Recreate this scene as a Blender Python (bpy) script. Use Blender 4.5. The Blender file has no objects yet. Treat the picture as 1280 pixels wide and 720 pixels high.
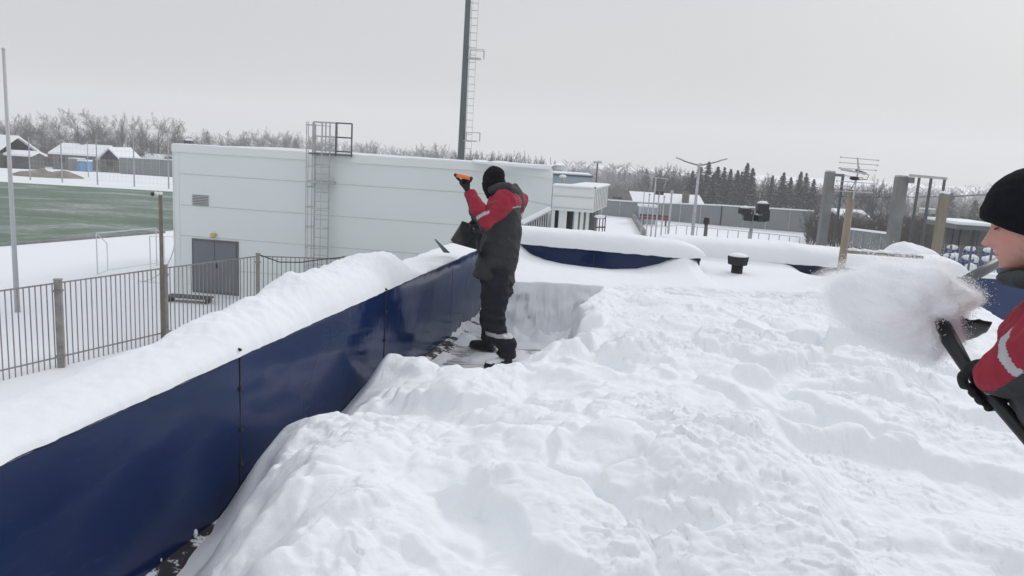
import bpy, math, random
import numpy as np
from mathutils import Vector, Matrix
R = math.radians
random.seed(7)
S = bpy.context.scene
COL = S.collection
# ------------------------------------------------------------------ camera
F_PX, PITCH, ROLL, HC = 960.0, R(9.97), R(3.4), 2.0
cf = Vector((0, math.cos(PITCH), -math.sin(PITCH)))
_u0 = Vector((0, math.sin(PITCH), math.cos(PITCH))); _r0 = Vector((1, 0, 0))
cr = _r0*math.cos(ROLL) + _u0*math.sin(ROLL)
cu = -_r0*math.sin(ROLL) + _u0*math.cos(ROLL)
CAM = Vector((0, 0, HC))
cd = bpy.data.cameras.new('camera'); co = bpy.data.objects.new('camera', cd); COL.objects.link(co)
cd.sensor_width = 36; cd.lens = 36*F_PX/1280; cd.clip_start = 0.05; cd.clip_end = 5000
co.matrix_world = Matrix(((cr.x, cu.x, -cf.x, 0), (cr.y, cu.y, -cf.y, 0), (cr.z, cu.z, -cf.z, HC), (0, 0, 0, 1)))
S.camera = co
def ray(px, py): return cf + cr*((px-640)/F_PX) + cu*((360-py)/F_PX)
def at(px, py, Y):                       # where the sight line through a pixel reaches distance Y
    d = ray(px, py); return CAM + d*(Y/d.y)
def atz(px, py, z):
    d = ray(px, py); return CAM + d*((z-HC)/d.z)
def gz(x, y):                            # height of the land
    t = min(1, max(0, (y-95)/85)); t = t*t*(3-2*t)
    k = min(1, max(0, (x+20)/50)); k = k*k*(3-2*k)
    return -4.1 - t*(3+5*k)
G = -4.1
# ------------------------------------------------------------------ materials
def nm(name):
    m = bpy.data.materials.new(name); m.use_nodes = True
    nt = m.node_tree; b = nt.nodes['Principled BSDF']
    return m, nt, b
def noise(nt, scale, detail=4, rough=.55, stretch=None, coord='Object', dist=0):
    tc = nt.nodes.new('ShaderNodeTexCoord'); n = nt.nodes.new('ShaderNodeTexNoise')
    n.inputs['Scale'].default_value = scale; n.inputs['Detail'].default_value = detail
    n.inputs['Roughness'].default_value = rough; n.inputs['Distortion'].default_value = dist
    if stretch:
        mp = nt.nodes.new('ShaderNodeMapping'); mp.inputs['Scale'].default_value = stretch
        nt.links.new(tc.outputs[coord], mp.inputs[0]); nt.links.new(mp.outputs[0], n.inputs[0])
    else: nt.links.new(tc.outputs[coord], n.inputs[0])
    return n
def ramp(nt, src, stops):
    r = nt.nodes.new('ShaderNodeValToRGB'); e = r.color_ramp.elements
    while len(e) < len(stops): e.new(.5)
    for i, (p, c) in enumerate(stops):
        e[i].position = p; e[i].color = (*c, 1) if len(c) == 3 else c
    nt.links.new(src, r.inputs[0]); return r
def bump(nt, b, src, strength, dist=.01, chain=None):
    u = nt.nodes.new('ShaderNodeBump'); u.inputs['Strength'].default_value = strength; u.inputs['Distance'].default_value = dist
    nt.links.new(src, u.inputs['Height'])
    if chain: nt.links.new(chain.outputs[0], u.inputs['Normal'])
    nt.links.new(u.outputs[0], b.inputs['Normal']); return u
def mat(name, col, rough=.6, var=.15, scale=6, metal=0, bmp=.15, bscale=None, bdist=.004, stretch=None, spec=.5):
    m, nt, b = nm(name)
    n = noise(nt, scale, 5, .6, stretch)
    lo = tuple(c*(1-var) for c in col); hi = tuple(min(1, c*(1+var)) for c in col)
    r = ramp(nt, n.outputs[0], [(.3, lo), (.7, hi)])
    nt.links.new(r.outputs[0], b.inputs['Base Color'])
    b.inputs['Roughness'].default_value = rough; b.inputs['Metallic'].default_value = metal
    b.inputs['Specular IOR Level'].default_value = spec
    if bmp:
        n2 = noise(nt, bscale or scale*6, 4, .6, stretch); bump(nt, b, n2.outputs[0], bmp, bdist)
    return m
def snow_mat(name, fine=1.0, col=(.86, .875, .9), big=0.35):
    m, nt, b = nm(name)
    n0 = noise(nt, 1.3, 3, .5)
    r = ramp(nt, n0.outputs[0], [(.3, tuple(c*.975 for c in col)), (.7, col)])
    nt.links.new(r.outputs[0], b.inputs['Base Color'])
    b.inputs['Roughness'].default_value = .75; b.inputs['Specular IOR Level'].default_value = .25
    a = noise(nt, 14, 5, .6); c1 = noise(nt, 90, 3, .6)
    u = bump(nt, b, a.outputs[0], big*fine, .02)
    bump(nt, b, c1.outputs[0], .25*fine, .004, u)
    return m
M = {}
M['snow'] = snow_mat('snow_packed')
M['snow_soft'] = snow_mat('snow_soft', .35)
M['snow_far'] = mat('snow_far', (.84, .855, .88), .8, .03, .08, bmp=.2, bscale=.8, bdist=.1)
M['grey_wall'] = mat('wall_panel', (.72, .755, .745), .45, .025, .25, bmp=.05, bscale=1.5, bdist=.01)
M['grey_wall2'] = mat('wall_panel_pale', (.74, .765, .75), .5, .03, .3, bmp=.05, bscale=2, bdist=.01)
M['seam'] = mat('panel_seam', (.54, .57, .565), .6, .1)
M['door'] = mat('door_grey', (.14, .15, .17), .5, .06, 2)
M['doorframe'] = mat('door_frame', (.10, .105, .115), .5, .08, 2)
M['galv'] = mat('galvanised', (.42, .43, .44), .45, .2, 3, metal=.35)
M['galv_dark'] = mat('galvanised_dark', (.11, .115, .12), .5, .2, 3, metal=.2)
M['fence'] = mat('fence_paint', (.23, .22, .215), .55, .22, 2, bmp=.1)
M['post'] = mat('fence_post', (.27, .25, .23), .65, .3, 3, bmp=.2)
M['concrete'] = mat('concrete', (.21, .215, .21), .85, .22, 2.2, bmp=.4, bscale=20, bdist=.01)
M['wood'] = mat('weathered_wood', (.30, .25, .185), .8, .35, 5, bmp=.5, bscale=22, stretch=(1, 1, .12), bdist=.006)
M['wood_grey'] = mat('grey_wood', (.19, .175, .155), .85, .3, 5, bmp=.5, bscale=20, stretch=(.2, 1, 1))
M['black'] = mat('black_plastic', (.012, .012, .014), .42, .3, 12, bmp=.1)
M['black_rough'] = mat('black_rough', (.02, .021, .024), .8, .3, 12)
M['orange'] = mat('orange_grip', (.82, .19, .03), .5, .08, 12)
M['jacket'] = mat('jacket_charcoal', (.028, .030, .033), .82, .22, 9, bmp=.35, bscale=160, bdist=.002)
M['red'] = mat('jacket_red', (.29, .008, .028), .8, .15, 9, bmp=.35, bscale=160, bdist=.002)
M['trouser'] = mat('trouser_navy', (.008, .011, .018), .9, .25, 9, bmp=.35, bscale=160, bdist=.002)
M['reflect'] = mat('reflective_tape', (.42, .42, .43), .4, .1, 30)
M['piping'] = mat('piping', (.36, .33, .33), .5, .1, 30)
M['hat'] = mat('knit_black', (.006, .007, .011), .95, .3, 40, bmp=.9, bscale=150, bdist=.004, stretch=(1, 1, .5), spec=.2)
M['glove'] = mat('glove_black', (.010, .010, .012), .85, .3, 20, bmp=.5, bscale=90)
M['boot'] = mat('boot_black', (.012, .012, .013), .55, .3, 20, bmp=.3)
M['aluminium'] = mat('aluminium', (.45, .46, .47), .4, .15, 8, metal=.6)
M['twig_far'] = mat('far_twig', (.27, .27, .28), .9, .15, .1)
M['blue_seat'] = mat('blue_plastic', (.015, .055, .22), .4, .1, 3)
M['cable'] = mat('cable_black', (.02, .02, .022), .6, .1)
M['fence_sheet'] = mat('profiled_sheet', (.20, .215, .225), .5, .07, .4, bmp=.0)
M['log'] = mat('dark_timber', (.085, .085, .088), .8, .3, 1)
M['plaster'] = mat('house_wall', (.20, .195, .18), .8, .2, .5)
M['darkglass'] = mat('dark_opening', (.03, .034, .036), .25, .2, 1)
M['toilet'] = mat('toilet_blue', (.10, .28, .52), .5, .06, 2)
M['maroon'] = mat('maroon_paint', (.14, .02, .028), .5, .1, 2)
M['bark'] = mat('bark', (.06, .054, .05), .9, .3, 1.5)
M['twig'] = mat('frosted_twig', (.115, .112, .113), .9, .22, .35)
M['twig_dark'] = mat('bare_twig', (.062, .049, .041), .9, .25, .35)
M['needle'] = mat('needles', (.022, .032, .029), .9, .35, .6)
M['needle_snow'] = mat('needle_snow', (.62, .64, .67), .9, .05, 1)
M['dirt'] = mat('dirt_pile', (.24, .21, .175), .9, .3, .6, bmp=.5, bscale=2, bdist=.2)
M['lampy'] = mat('lamp_yellowed', (.55, .40, .14), .5, .1)
M['eye'] = mat('eye_white', (.6, .57, .54), .25, .03)
M['brick'] = mat('far_roof_dark', (.12, .105, .10), .8, .2, 1)
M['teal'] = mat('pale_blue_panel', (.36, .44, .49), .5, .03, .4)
# skin with ruddy cheeks
m, nt, b = nm('skin'); n = noise(nt, 16, 8, .72)
r = ramp(nt, n.outputs[0], [(.34, (.40, .215, .17)), (.5, (.55, .30, .24)), (.66, (.62, .24, .20))])
nt.links.new(r.outputs[0], b.inputs['Base Color']); b.inputs['Roughness'].default_value = .5
b.inputs['Subsurface Weight'].default_value = .15; b.inputs['Subsurface Radius'].default_value = (.01, .004, .002)
bump(nt, b, noise(nt, 160, 3).outputs[0], .15, .002); M['skin'] = m
# glossy blue sheet with scuffs
def blue_sheet():
    m, nt, b = nm('blue_enamel')
    n = noise(nt, 1.4, 4, .6)
    r = ramp(nt, n.outputs[0], [(.3, (.0042, .016, .070)), (.7, (.006, .022, .088))])
    sc = noise(nt, 7, 8, .75, (1, .5, 3)); k = ramp(nt, sc.outputs[0], [(.57, (0, 0, 0)), (.80, (1, 1, 1))])
    mx = nt.nodes.new('ShaderNodeMix'); mx.data_type = 'RGBA'
    nt.links.new(k.outputs[0], mx.inputs['Factor']); nt.links.new(r.outputs[0], mx.inputs['A']); mx.inputs['B'].default_value = (.022, .042, .11, 1)
    nt.links.new(mx.outputs['Result'], b.inputs['Base Color'])
    rr = ramp(nt, noise(nt, 2.2, 5, .6).outputs[0], [(.3, (.07, .07, .07)), (.7, (.20, .20, .20))])
    nt.links.new(rr.outputs[0], b.inputs['Roughness']); b.inputs['Specular IOR Level'].default_value = .30
    bump(nt, b, noise(nt, 1.8, 3, .45).outputs[0], .36, .03)
    return m
M['blue'] = blue_sheet()
def stained(name, dark, light, thr, scale, stretch=None):
    m, nt, b = nm(name); n = noise(nt, scale, 7, .68, stretch)
    r = ramp(nt, n.outputs[0], [(thr, dark), (thr+.05, light)])
    nt.links.new(r.outputs[0], b.inputs['Base Color']); b.inputs['Roughness'].default_value = .75
    bump(nt, b, n.outputs[0], .5, .01); return m
M['base'] = stained('membrane_snowy', (.028, .026, .027), (.75, .76, .79), .50, 9, (1, 1, .45))
M['floor'] = stained('roof_membrane', (.30, .295, .29), (.66, .66, .67), .47, 5, (.6, 3.2, 1))
M['floor_dark'] = stained('roof_membrane_dark', (.05, .045, .042), (.7, .7, .7), .62, 8)
# turf with wind-blown snow
m, nt, b = nm('artificial_turf')
n = noise(nt, .12, 6, .62, (1, 2.0, 1), dist=.8); n2 = noise(nt, 2.2, 3, .7)
ad = nt.nodes.new('ShaderNodeMath'); ad.operation = 'MULTIPLY_ADD'; ad.inputs[1].default_value = .35
nt.links.new(n2.outputs[0], ad.inputs[0]); nt.links.new(n.outputs[0], ad.inputs[2])
r = ramp(nt, ad.outputs[0], [(.48, (.075, .125, .085)), (.68, (.13, .18, .14)), (.88, (.36, .39, .38))])
nt.links.new(r.outputs[0], b.inputs['Base Color']); b.inputs['Roughness'].default_value = .9; M['turf'] = m
M['turf_dark'] = mat('turf_dark', (.035, .055, .045), .9, .5, 6)
# ------------------------------------------------------------------ mesh helper
class MB:
    def __init__(s): s.v = []; s.f = []; s.m = []
    def quad(s, a, b, c, d, mi=0):
        i = len(s.v); s.v += [tuple(a), tuple(b), tuple(c), tuple(d)]; s.f.append((i, i+1, i+2, i+3)); s.m.append(mi)
    def tri(s, a, b, c, mi=0):
        i = len(s.v); s.v += [tuple(a), tuple(b), tuple(c)]; s.f.append((i, i+1, i+2)); s.m.append(mi)
    def hexa(s, p, mi=0):                 # 8 corners: bottom 4 ccw, top 4
        i = len(s.v); s.v += [tuple(q) for q in p]
        for f in ((3, 2, 1, 0), (4, 5, 6, 7), (0, 1, 5, 4), (1, 2, 6, 5), (2, 3, 7, 6), (3, 0, 4, 7)):
            s.f.append(tuple(i+k for k in f)); s.m.append(mi)
        return s
    def box(s, c, d, rz=0, mi=0):
        c = Vector(c); X = Vector((math.cos(rz), math.sin(rz), 0))*d[0]/2; Y = Vector((-math.sin(rz), math.cos(rz), 0))*d[1]/2; Z = Vector((0, 0, d[2]/2))
        return s.hexa([c-X-Y-Z, c+X-Y-Z, c+X+Y-Z, c-X+Y-Z, c-X-Y+Z, c+X-Y+Z, c+X+Y+Z, c-X+Y+Z], mi)
    def bar(s, a, b, w, h, mi=0, up=(0, 0, 1)):
        a = Vector(a); b = Vector(b); d = (b-a).normalized(); u = Vector(up)
        if abs(d.dot(u)) > .98: u = Vector((0, 1, 0))
        x = d.cross(u).normalized()*w/2; u = x.cross(d).normalized()*h/2
        return s.hexa([a-x-u, a+x-u, b+x-u, b-x-u, a-x+u, a+x+u, b+x+u, b-x+u], mi)
    def tube(s, pts, rad, n=8, mi=0, caps=True):
        pts = [Vector(p) for p in pts]
        if not hasattr(rad, '__len__'): rad = [rad]*len(pts)
        base = len(s.v); prev = None
        for k, p in enumerate(pts):
            d = (pts[min(k+1, len(pts)-1)]-pts[max(k-1, 0)]).normalized()
            if prev is None:
                u = Vector((0, 0, 1)) if abs(d.z) < .9 else Vector((0, 1, 0))
                x = d.cross(u).normalized()
            else: x = (prev - d*prev.dot(d)).normalized()
            prev = x; y = d.cross(x)
            for j in range(n):
                a = 2*math.pi*j/n; s.v.append(tuple(p+(x*math.cos(a)+y*math.sin(a))*rad[k]))
        for k in range(len(pts)-1):
            for j in range(n):
                a = base+k*n+j; b2 = base+k*n+(j+1) % n; s.f.append((a, b2, b2+n, a+n)); s.m.append(mi)
        if caps and n > 2:
            s.f.append(tuple(base+j for j in range(n))[::-1]); s.m.append(mi)
            e = base+(len(pts)-1)*n; s.f.append(tuple(e+j for j in range(n))); s.m.append(mi)
        return s
    def ball(s, c, r, n=10, mi=0, sc=(1, 1, 1)):
        c = Vector(c); base = len(s.v); rows = n//2
        for i in range(1, rows):
            t = math.pi*i/rows
            for j in range(n):
                a = 2*math.pi*j/n
                s.v.append((c.x+r*sc[0]*math.sin(t)*math.cos(a), c.y+r*sc[1]*math.sin(t)*math.sin(a), c.z+r*sc[2]*math.cos(t)))
        tp = len(s.v); s.v.append((c.x, c.y, c.z+r*sc[2])); s.v.append((c.x, c.y, c.z-r*sc[2]))
        for i in range(rows-2):
            for j in range(n):
                a = base+i*n+j; b2 = base+i*n+(j+1) % n; s.f.append((a, a+n, b2+n, b2)); s.m.append(mi)
        e = base+(rows-2)*n
        for j in range(n):
            s.f.append((tp, base+j, base+(j+1) % n)); s.m.append(mi)
            s.f.append((tp+1, e+(j+1) % n, e+j)); s.m.append(mi)
        return s
    def build(s, name, mats, parent=None, smooth=False, bevel=0):
        if not isinstance(mats, (list, tuple)): mats = [mats]
        o0 = Vector(parent['_o']) if parent is not None else Vector((0, 0, 0))
        me = bpy.data.meshes.new(name)
        me.from_pydata([(v[0]-o0.x, v[1]-o0.y, v[2]-o0.z) for v in s.v], [], s.f)
        for mm in mats: me.materials.append(mm)
        me.polygons.foreach_set('material_index', s.m)
        if smooth: me.polygons.foreach_set('use_smooth', [True]*len(s.f))
        me.update()
        o = bpy.data.objects.new(name, me); COL.objects.link(o)
        if parent is not None: o.parent = parent
        o['_o'] = tuple(o0)
        if bevel:
            bv = o.modifiers.new('bevel', 'BEVEL'); bv.width = bevel; bv.segments = 2; bv.limit_method = 'ANGLE'
        return o
LABELS = {}
def tag(o, label, cat, group=None, kind=None):
    if label:
        assert label not in LABELS, label
        LABELS[label] = 1; o['label'] = label
    if cat: o['category'] = cat
    if group: o['group'] = group
    if kind: o['kind'] = kind
    return o
def thing(name, label, cat, loc, group=None):
    o = bpy.data.objects.new(name, None); COL.objects.link(o); o.location = loc; o['_o'] = tuple(loc)
    o.empty_display_size = .2
    return tag(o, label, cat, group)
def copy_tree(o, loc, label, group=None):
    r = o.copy(); COL.objects.link(r); r.location = loc; r['_o'] = tuple(loc); r['label'] = label
    assert label not in LABELS, label
    LABELS[label] = 1
    if group: r['group'] = group
    for ch in list(o.children):
        q = ch.copy(); COL.objects.link(q); q.parent = r
        for g2 in ch.children:
            w = g2.copy(); COL.objects.link(w); w.parent = q
    return r
def np_mesh(name, V, Fq, mats, parent=None, smooth=True, mi=None):
    V = np.asarray(V, dtype=np.float32); Fq = np.asarray(Fq, dtype=np.int32); n, k = Fq.shape
    me = bpy.data.meshes.new(name); me.vertices.add(len(V)); me.vertices.foreach_set('co', V.ravel())
    me.loops.add(n*k); me.loops.foreach_set('vertex_index', Fq.ravel())
    me.polygons.add(n); me.polygons.foreach_set('loop_start', np.arange(n, dtype=np.int32)*k)
    if not isinstance(mats, (list, tuple)): mats = [mats]
    for mm in mats: me.materials.append(mm)
    me.polygons.foreach_set('use_smooth', np.full(n, smooth))
    if mi is not None: me.polygons.foreach_set('material_index', np.asarray(mi, dtype=np.int32))
    me.update(calc_edges=True); me.validate()
    o = bpy.data.objects.new(name, me); COL.objects.link(o)
    if parent is not None: o.parent = parent
    o['_o'] = (0, 0, 0)
    return o
def grid_faces(ny, nx, keep=None):
    a = (np.arange(ny-1)[:, None]*nx+np.arange(nx-1)[None]).ravel()
    Fq = np.stack([a, a+1, a+1+nx, a+nx], 1)
    return Fq if keep is None else Fq[keep.ravel()]
# ------------------------------------------------------------------ noise (numpy)
def h2(i, j, s=0):
    v = np.sin(i*127.1+j*311.7+s*74.7)*43758.5453; return v-np.floor(v)
def vn(x, y, s=0):
    i = np.floor(x); j = np.floor(y); u = x-i; v = y-j; u = u*u*u*(u*(u*6-15)+10); v = v*v*v*(v*(v*6-15)+10)
    return (h2(i, j, s)*(1-u)+h2(i+1, j, s)*u)*(1-v)+(h2(i, j+1, s)*(1-u)+h2(i+1, j+1, s)*u)*v-.5
def fbm(x, y, s=0, o=4, g=.5):
    t = 0; a = 1
    for k in range(o): t = t+a*vn(x*2**k+k*17.3, y*2**k-k*9.1, s+k); a *= g
    return t
def n3(p, s=0):
    x, y, z = p[:, 0], p[:, 1], p[:, 2]
    return vn(x+z*.31, y+z*.73, s)+vn(y-x*.27+3.1, z+x*.41, s+5)+vn(z+y*.37-7.7, x-y*.19, s+9)
def blocks(x, y, sc, s=0):               # broken slabs of snow: tilted cells with soft edges
    wx_ = x+sc*.35*fbm(x/sc*1.3, y/sc*1.3, s+40, 3); wy_ = y+sc*.35*fbm(x/sc*1.3+5, y/sc*1.3+9, s+50, 3)
    X = wx_/sc; Y = wy_/sc; I = np.floor(X); J = np.floor(Y)
    f1 = np.full(X.shape, 9.); f2 = f1.copy(); val = np.zeros(X.shape)
    for di in (-1, 0, 1):
        for dj in (-1, 0, 1):
            a = I+di; b_ = J+dj; dx = X-(a+h2(a, b_, s)); dy = Y-(b_+h2(a, b_, s+1)); d = np.hypot(dx, dy)
            w = h2(a, b_, s+2)*1.0+(h2(a, b_, s+3)-.5)*dx*1.1+(h2(a, b_, s+4)-.5)*dy*1.1
            c1 = d < f1
            f2 = np.where(c1, f1, np.minimum(f2, d)); val = np.where(c1, w, val); f1 = np.where(c1, d, f1)
    e = np.clip((f2-f1)/.15, 0, 1); e = e*e*(3-2*e)
    return val*e+.3*(1-e)+.16*e*(1-np.clip(f1, 0, 1)**2)
sm = lambda a, b_, t: (lambda q: q*q*(3-2*q))(np.clip((t-a)/(b_-a), 0, 1))
WX = lambda y: -2.186+.195*y             # inner face of the left parapet
WANG = math.atan(.195)
BY = lambda x: 10.33-.257*x              # inner face of the back parapet
BY2 = lambda x: 11.40-.10*x
# ------------------------------------------------------------------ land
ys = np.concatenate([np.linspace(-120, 10, 14), np.linspace(14, 95, 22), np.linspace(99, 260, 60), np.geomspace(270, 1500, 14)])
xs = np.concatenate([np.geomspace(1500, 130, 12)*-1, np.linspace(-120, 120, 97), np.geomspace(130, 1500, 12)])
X, Y = np.meshgrid(xs, ys); t = sm(95, 180, Y); k = sm(-20, 30, X)
Z = -4.1-t*(3+5*k)+np.where(Y > 96, .35*fbm(X*.04, Y*.04, 3), 0)
o = np_mesh('ground', np.stack([X, Y, Z], -1).reshape(-1, 3), grid_faces(len(ys), len(xs)), M['snow_far'])
tag(o, 'flat snow-covered ground around the buildings', None, kind='structure')
mb = MB()                                 # pitch
p = [atz(-420, 340, G), atz(0, 305, G), atz(205, 289, G), atz(330, 279, G), atz(330, 246.5, G), atz(218, 240, G), atz(0, 227.5, G), atz(-420, 203, G)]
i0 = len(mb.v); mb.v += [(q.x, q.y, G+.03) for q in p]; mb.f.append(tuple(range(8))); mb.m.append(0)
tag(mb.build('sports_pitch', M['turf']), 'green sports pitch thinly dusted with snow beyond the fence', None, kind='structure')
mb = MB(); A = atz(-420, 342, G); B = atz(205, 291, G); d = (B-A).normalized()
mb.bar((A.x, A.y, G+.06), (B.x, B.y, G+.06), .25, .12)
tag(mb.build('pitch_kerb', M['concrete']), 'grey kerb along the near edge of the green pitch', None, kind='structure')
mb = MB(); mb.quad(*[(q.x, q.y, G+.02) for q in (atz(1215, 425, G), atz(1300, 425, G), atz(1300, 372, G), atz(1215, 372, G))])
tag(mb.build('sports_court', stained('snowy_turf', (.03, .05, .042), (.8, .81, .83), .52, 1.6)), 'dark green court with snow patches beyond the right roof edge', None, kind='structure')
# ------------------------------------------------------------------ own building
def rp(s, y, z): return Vector((WX(y)+s, y, z))
bd = thing('flat_roof_building', 'low flat-roofed building that carries the deep snow and both workers', 'building', (1.5, 5, G))
mb = MB(); mb.hexa([rp(-.42, -3, -.25), rp(5.85, -3, -.25), rp(6.35, 12, -.25), rp(-.42, 12.2, -.25), rp(-.42, -3, 0), rp(5.85, -3, 0), rp(6.35, 12, 0), rp(-.42, 12.2, 0)])
mb.build('roof', M['floor'], bd)
mb = MB(); mb.hexa([rp(-.38, -2.9, G), rp(5.8, -2.9, G), rp(6.3, 11.9, G), rp(-.38, 12.1, G), rp(-.38, -2.9, -.255), rp(5.8, -2.9, -.255), rp(6.3, 11.9, -.255), rp(-.38, 12.1, -.255)])
mb.build('wall', M['grey_wall2'], bd)
# left parapet: blue sheets on the inner face, joints with clips
lp = thing('parapet_wall', 'long glossy dark blue parapet along the left roof edge', 'wall', rp(-.2, 3, 0))
mb = MB(); mb.hexa([rp(-.40, -2.5, .0), rp(-.012, -2.5, .0), rp(-.012, 10.3, .0), rp(-.40, 10.5, .0), rp(-.40, -2.5, .835), rp(-.012, -2.5, .835), rp(-.012, 10.3, .835), rp(-.40, 10.5, .835)])
mb.build('wall_core', M['concrete'], lp)
y1 = atz(302, 447, .85).y; y2 = atz(475, 364, .85).y; y3 = y2+(y2-y1)*1.0
cuts = [-2.5, y1-(y2-y1), y1, y2, 7.95, 10.28]
for a, b_ in zip(cuts[:-1], cuts[1:]):
    a += .006; b_ -= .006; n_ = 24; mb = MB()
    prof = [(-.03, .856), (.0, .853), (.004, .84), (.003, .42), (.003, .035)]
    ny = n_+1; base = len(mb.v)
    for i in range(ny):
        y = a+(b_-a)*i/n_
        for (s_, z) in prof:
            wob = .003*math.sin(y*3.1+z*4)+.0025*math.sin(y*7.3-z*6)
            mb.v.append(tuple(rp(s_+(wob if z < .8 else 0), y, z)))
    for i in range(n_):
        for j in range(len(prof)-1):
            q = base+i*len(prof)+j; mb.f.append((q, q+len(prof), q+len(prof)+1, q+1)); mb.m.append(0)
    mb.build('panel', M['blue'], lp, smooth=True)
mb = MB(); mb.hexa([rp(-.008, -2.5, .002), rp(.15, -2.5, .002), rp(.15, 10.2, .002), rp(-.008, 10.2, .002), rp(-.008, -2.5, .034), rp(.006, -2.5, .034), rp(.006, 10.2, .034), rp(-.008, 10.2, .034)])
mb.build('base_strip', M['base'], lp)
for y, h in ((y1, .90), (y2, .875)):
    mb = MB(); mb.bar(rp(.004, y, .13), rp(.004, y, .85), .012, .008, up=(1, 0, 0))
    for z in (.25, .45, .68): mb.box(rp(.008, y, z), (.016, .03, .02), -WANG)
    mb.bar(rp(-.01, y, .85), rp(-.015, y, h), .014, .014)
    mb.bar(rp(-.015, y, h), rp(.02, y-.02, h-.004), .012, .012)
    mb.build('joint_clip', M['black_rough'], lp)
# stuck snow crumbs on the blue sheet
for px, py, r_ in ((243, 667, .022), (224, 700, .018), (214, 706, .014), (249, 693, .012), (207, 716, .011), (200, 700, .008)):
    d = ray(px, py); tt = (-2.186-(0-.195*0))/(d.x-.195*d.y); q = CAM+d*tt
    mb = MB(); mb.ball(q+Vector((.006, 0, 0)), r_, 8, 0, (.45, .7, 1.15))
    tag(mb.build('snow_clump', M['snow_soft'], smooth=True), {243: 'largest clump of snow stuck to the blue parapet, above the others', 224: 'oval snow clump stuck to the blue parapet, lower of the big two', 214: 'elongated snow smear on the blue parapet left of the oval clump', 249: 'small snow clump on the blue parapet just above the dark base', 207: 'small bottom-most snow speck stuck to the blue parapet', 200: 'tiny leftmost snow speck stuck to the blue parapet'}[px], 'snow', 'snow stuck to the blue parapet')
# back parapets
bw = thing('parapet_wall', 'blue parapet at the far roof edge under a thick snow pillow', 'wall', (1, 10.2, 0))
def bk(x, off, z, f=BY):
    return Vector((x, f(x)+off, z))
mb = MB(); mb.hexa([bk(-.15, .012, 0), bk(2.33, .012, 0), bk(2.38, .35, 0), bk(-.15, .35, 0), bk(-.15, .012, .83), bk(2.33, .012, .83), bk(2.38, .35, .83), bk(-.15, .35, .83)])
mb.build('wall_core', M['concrete'], bw)
for a, b_ in ((-.15, 1.05), (1.062, 2.33)):
    mb = MB(); n_ = 12
    for i in range(n_+1):
        x = a+(b_-a)*i/n_
        for (o_, z) in ((.03, .856), (0, .853), (-.004, .84), (-.003, .4), (-.003, .0)): mb.v.append(tuple(bk(x, o_, z)))
    for i in range(n_):
        for j in range(4): q = i*5+j; mb.f.append((q, q+1, q+6, q+5)); mb.m.append(0)
    mb.build('panel', M['blue'], bw, smooth=True)
mb = MB(); mb.bar(bk(2.352, -.0, .3), bk(2.352, -.0, .87), .03, .03); mb.box(bk(2.352, .0, .8), (.045, .045, .03)); mb.build('corner_post', M['black_rough'], bw)
mb = MB(); mb.bar(bk(1.056, -.008, .5), bk(1.056, -.008, .88), .014, .008, up=(0, 1, 0)); mb.build('joint_clip', M['black_rough'], bw)
b2 = thing('parapet_wall', 'low dark blue parapet far right, mostly buried in snow', 'wall', (4, 11.1, 0))
mb = MB(); mb.hexa([bk(2.40, 0, 0, BY2), bk(6.2, 0, 0, BY2), bk(6.2, .35, 0, BY2), bk(2.40, .35, 0, BY2), bk(2.40, 0, .84, BY2), bk(6.2, 0, .84, BY2), bk(6.2, .35, .84, BY2), bk(2.40, .35, .84, BY2)])
mb.build('panel', M['blue'], b2)
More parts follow.
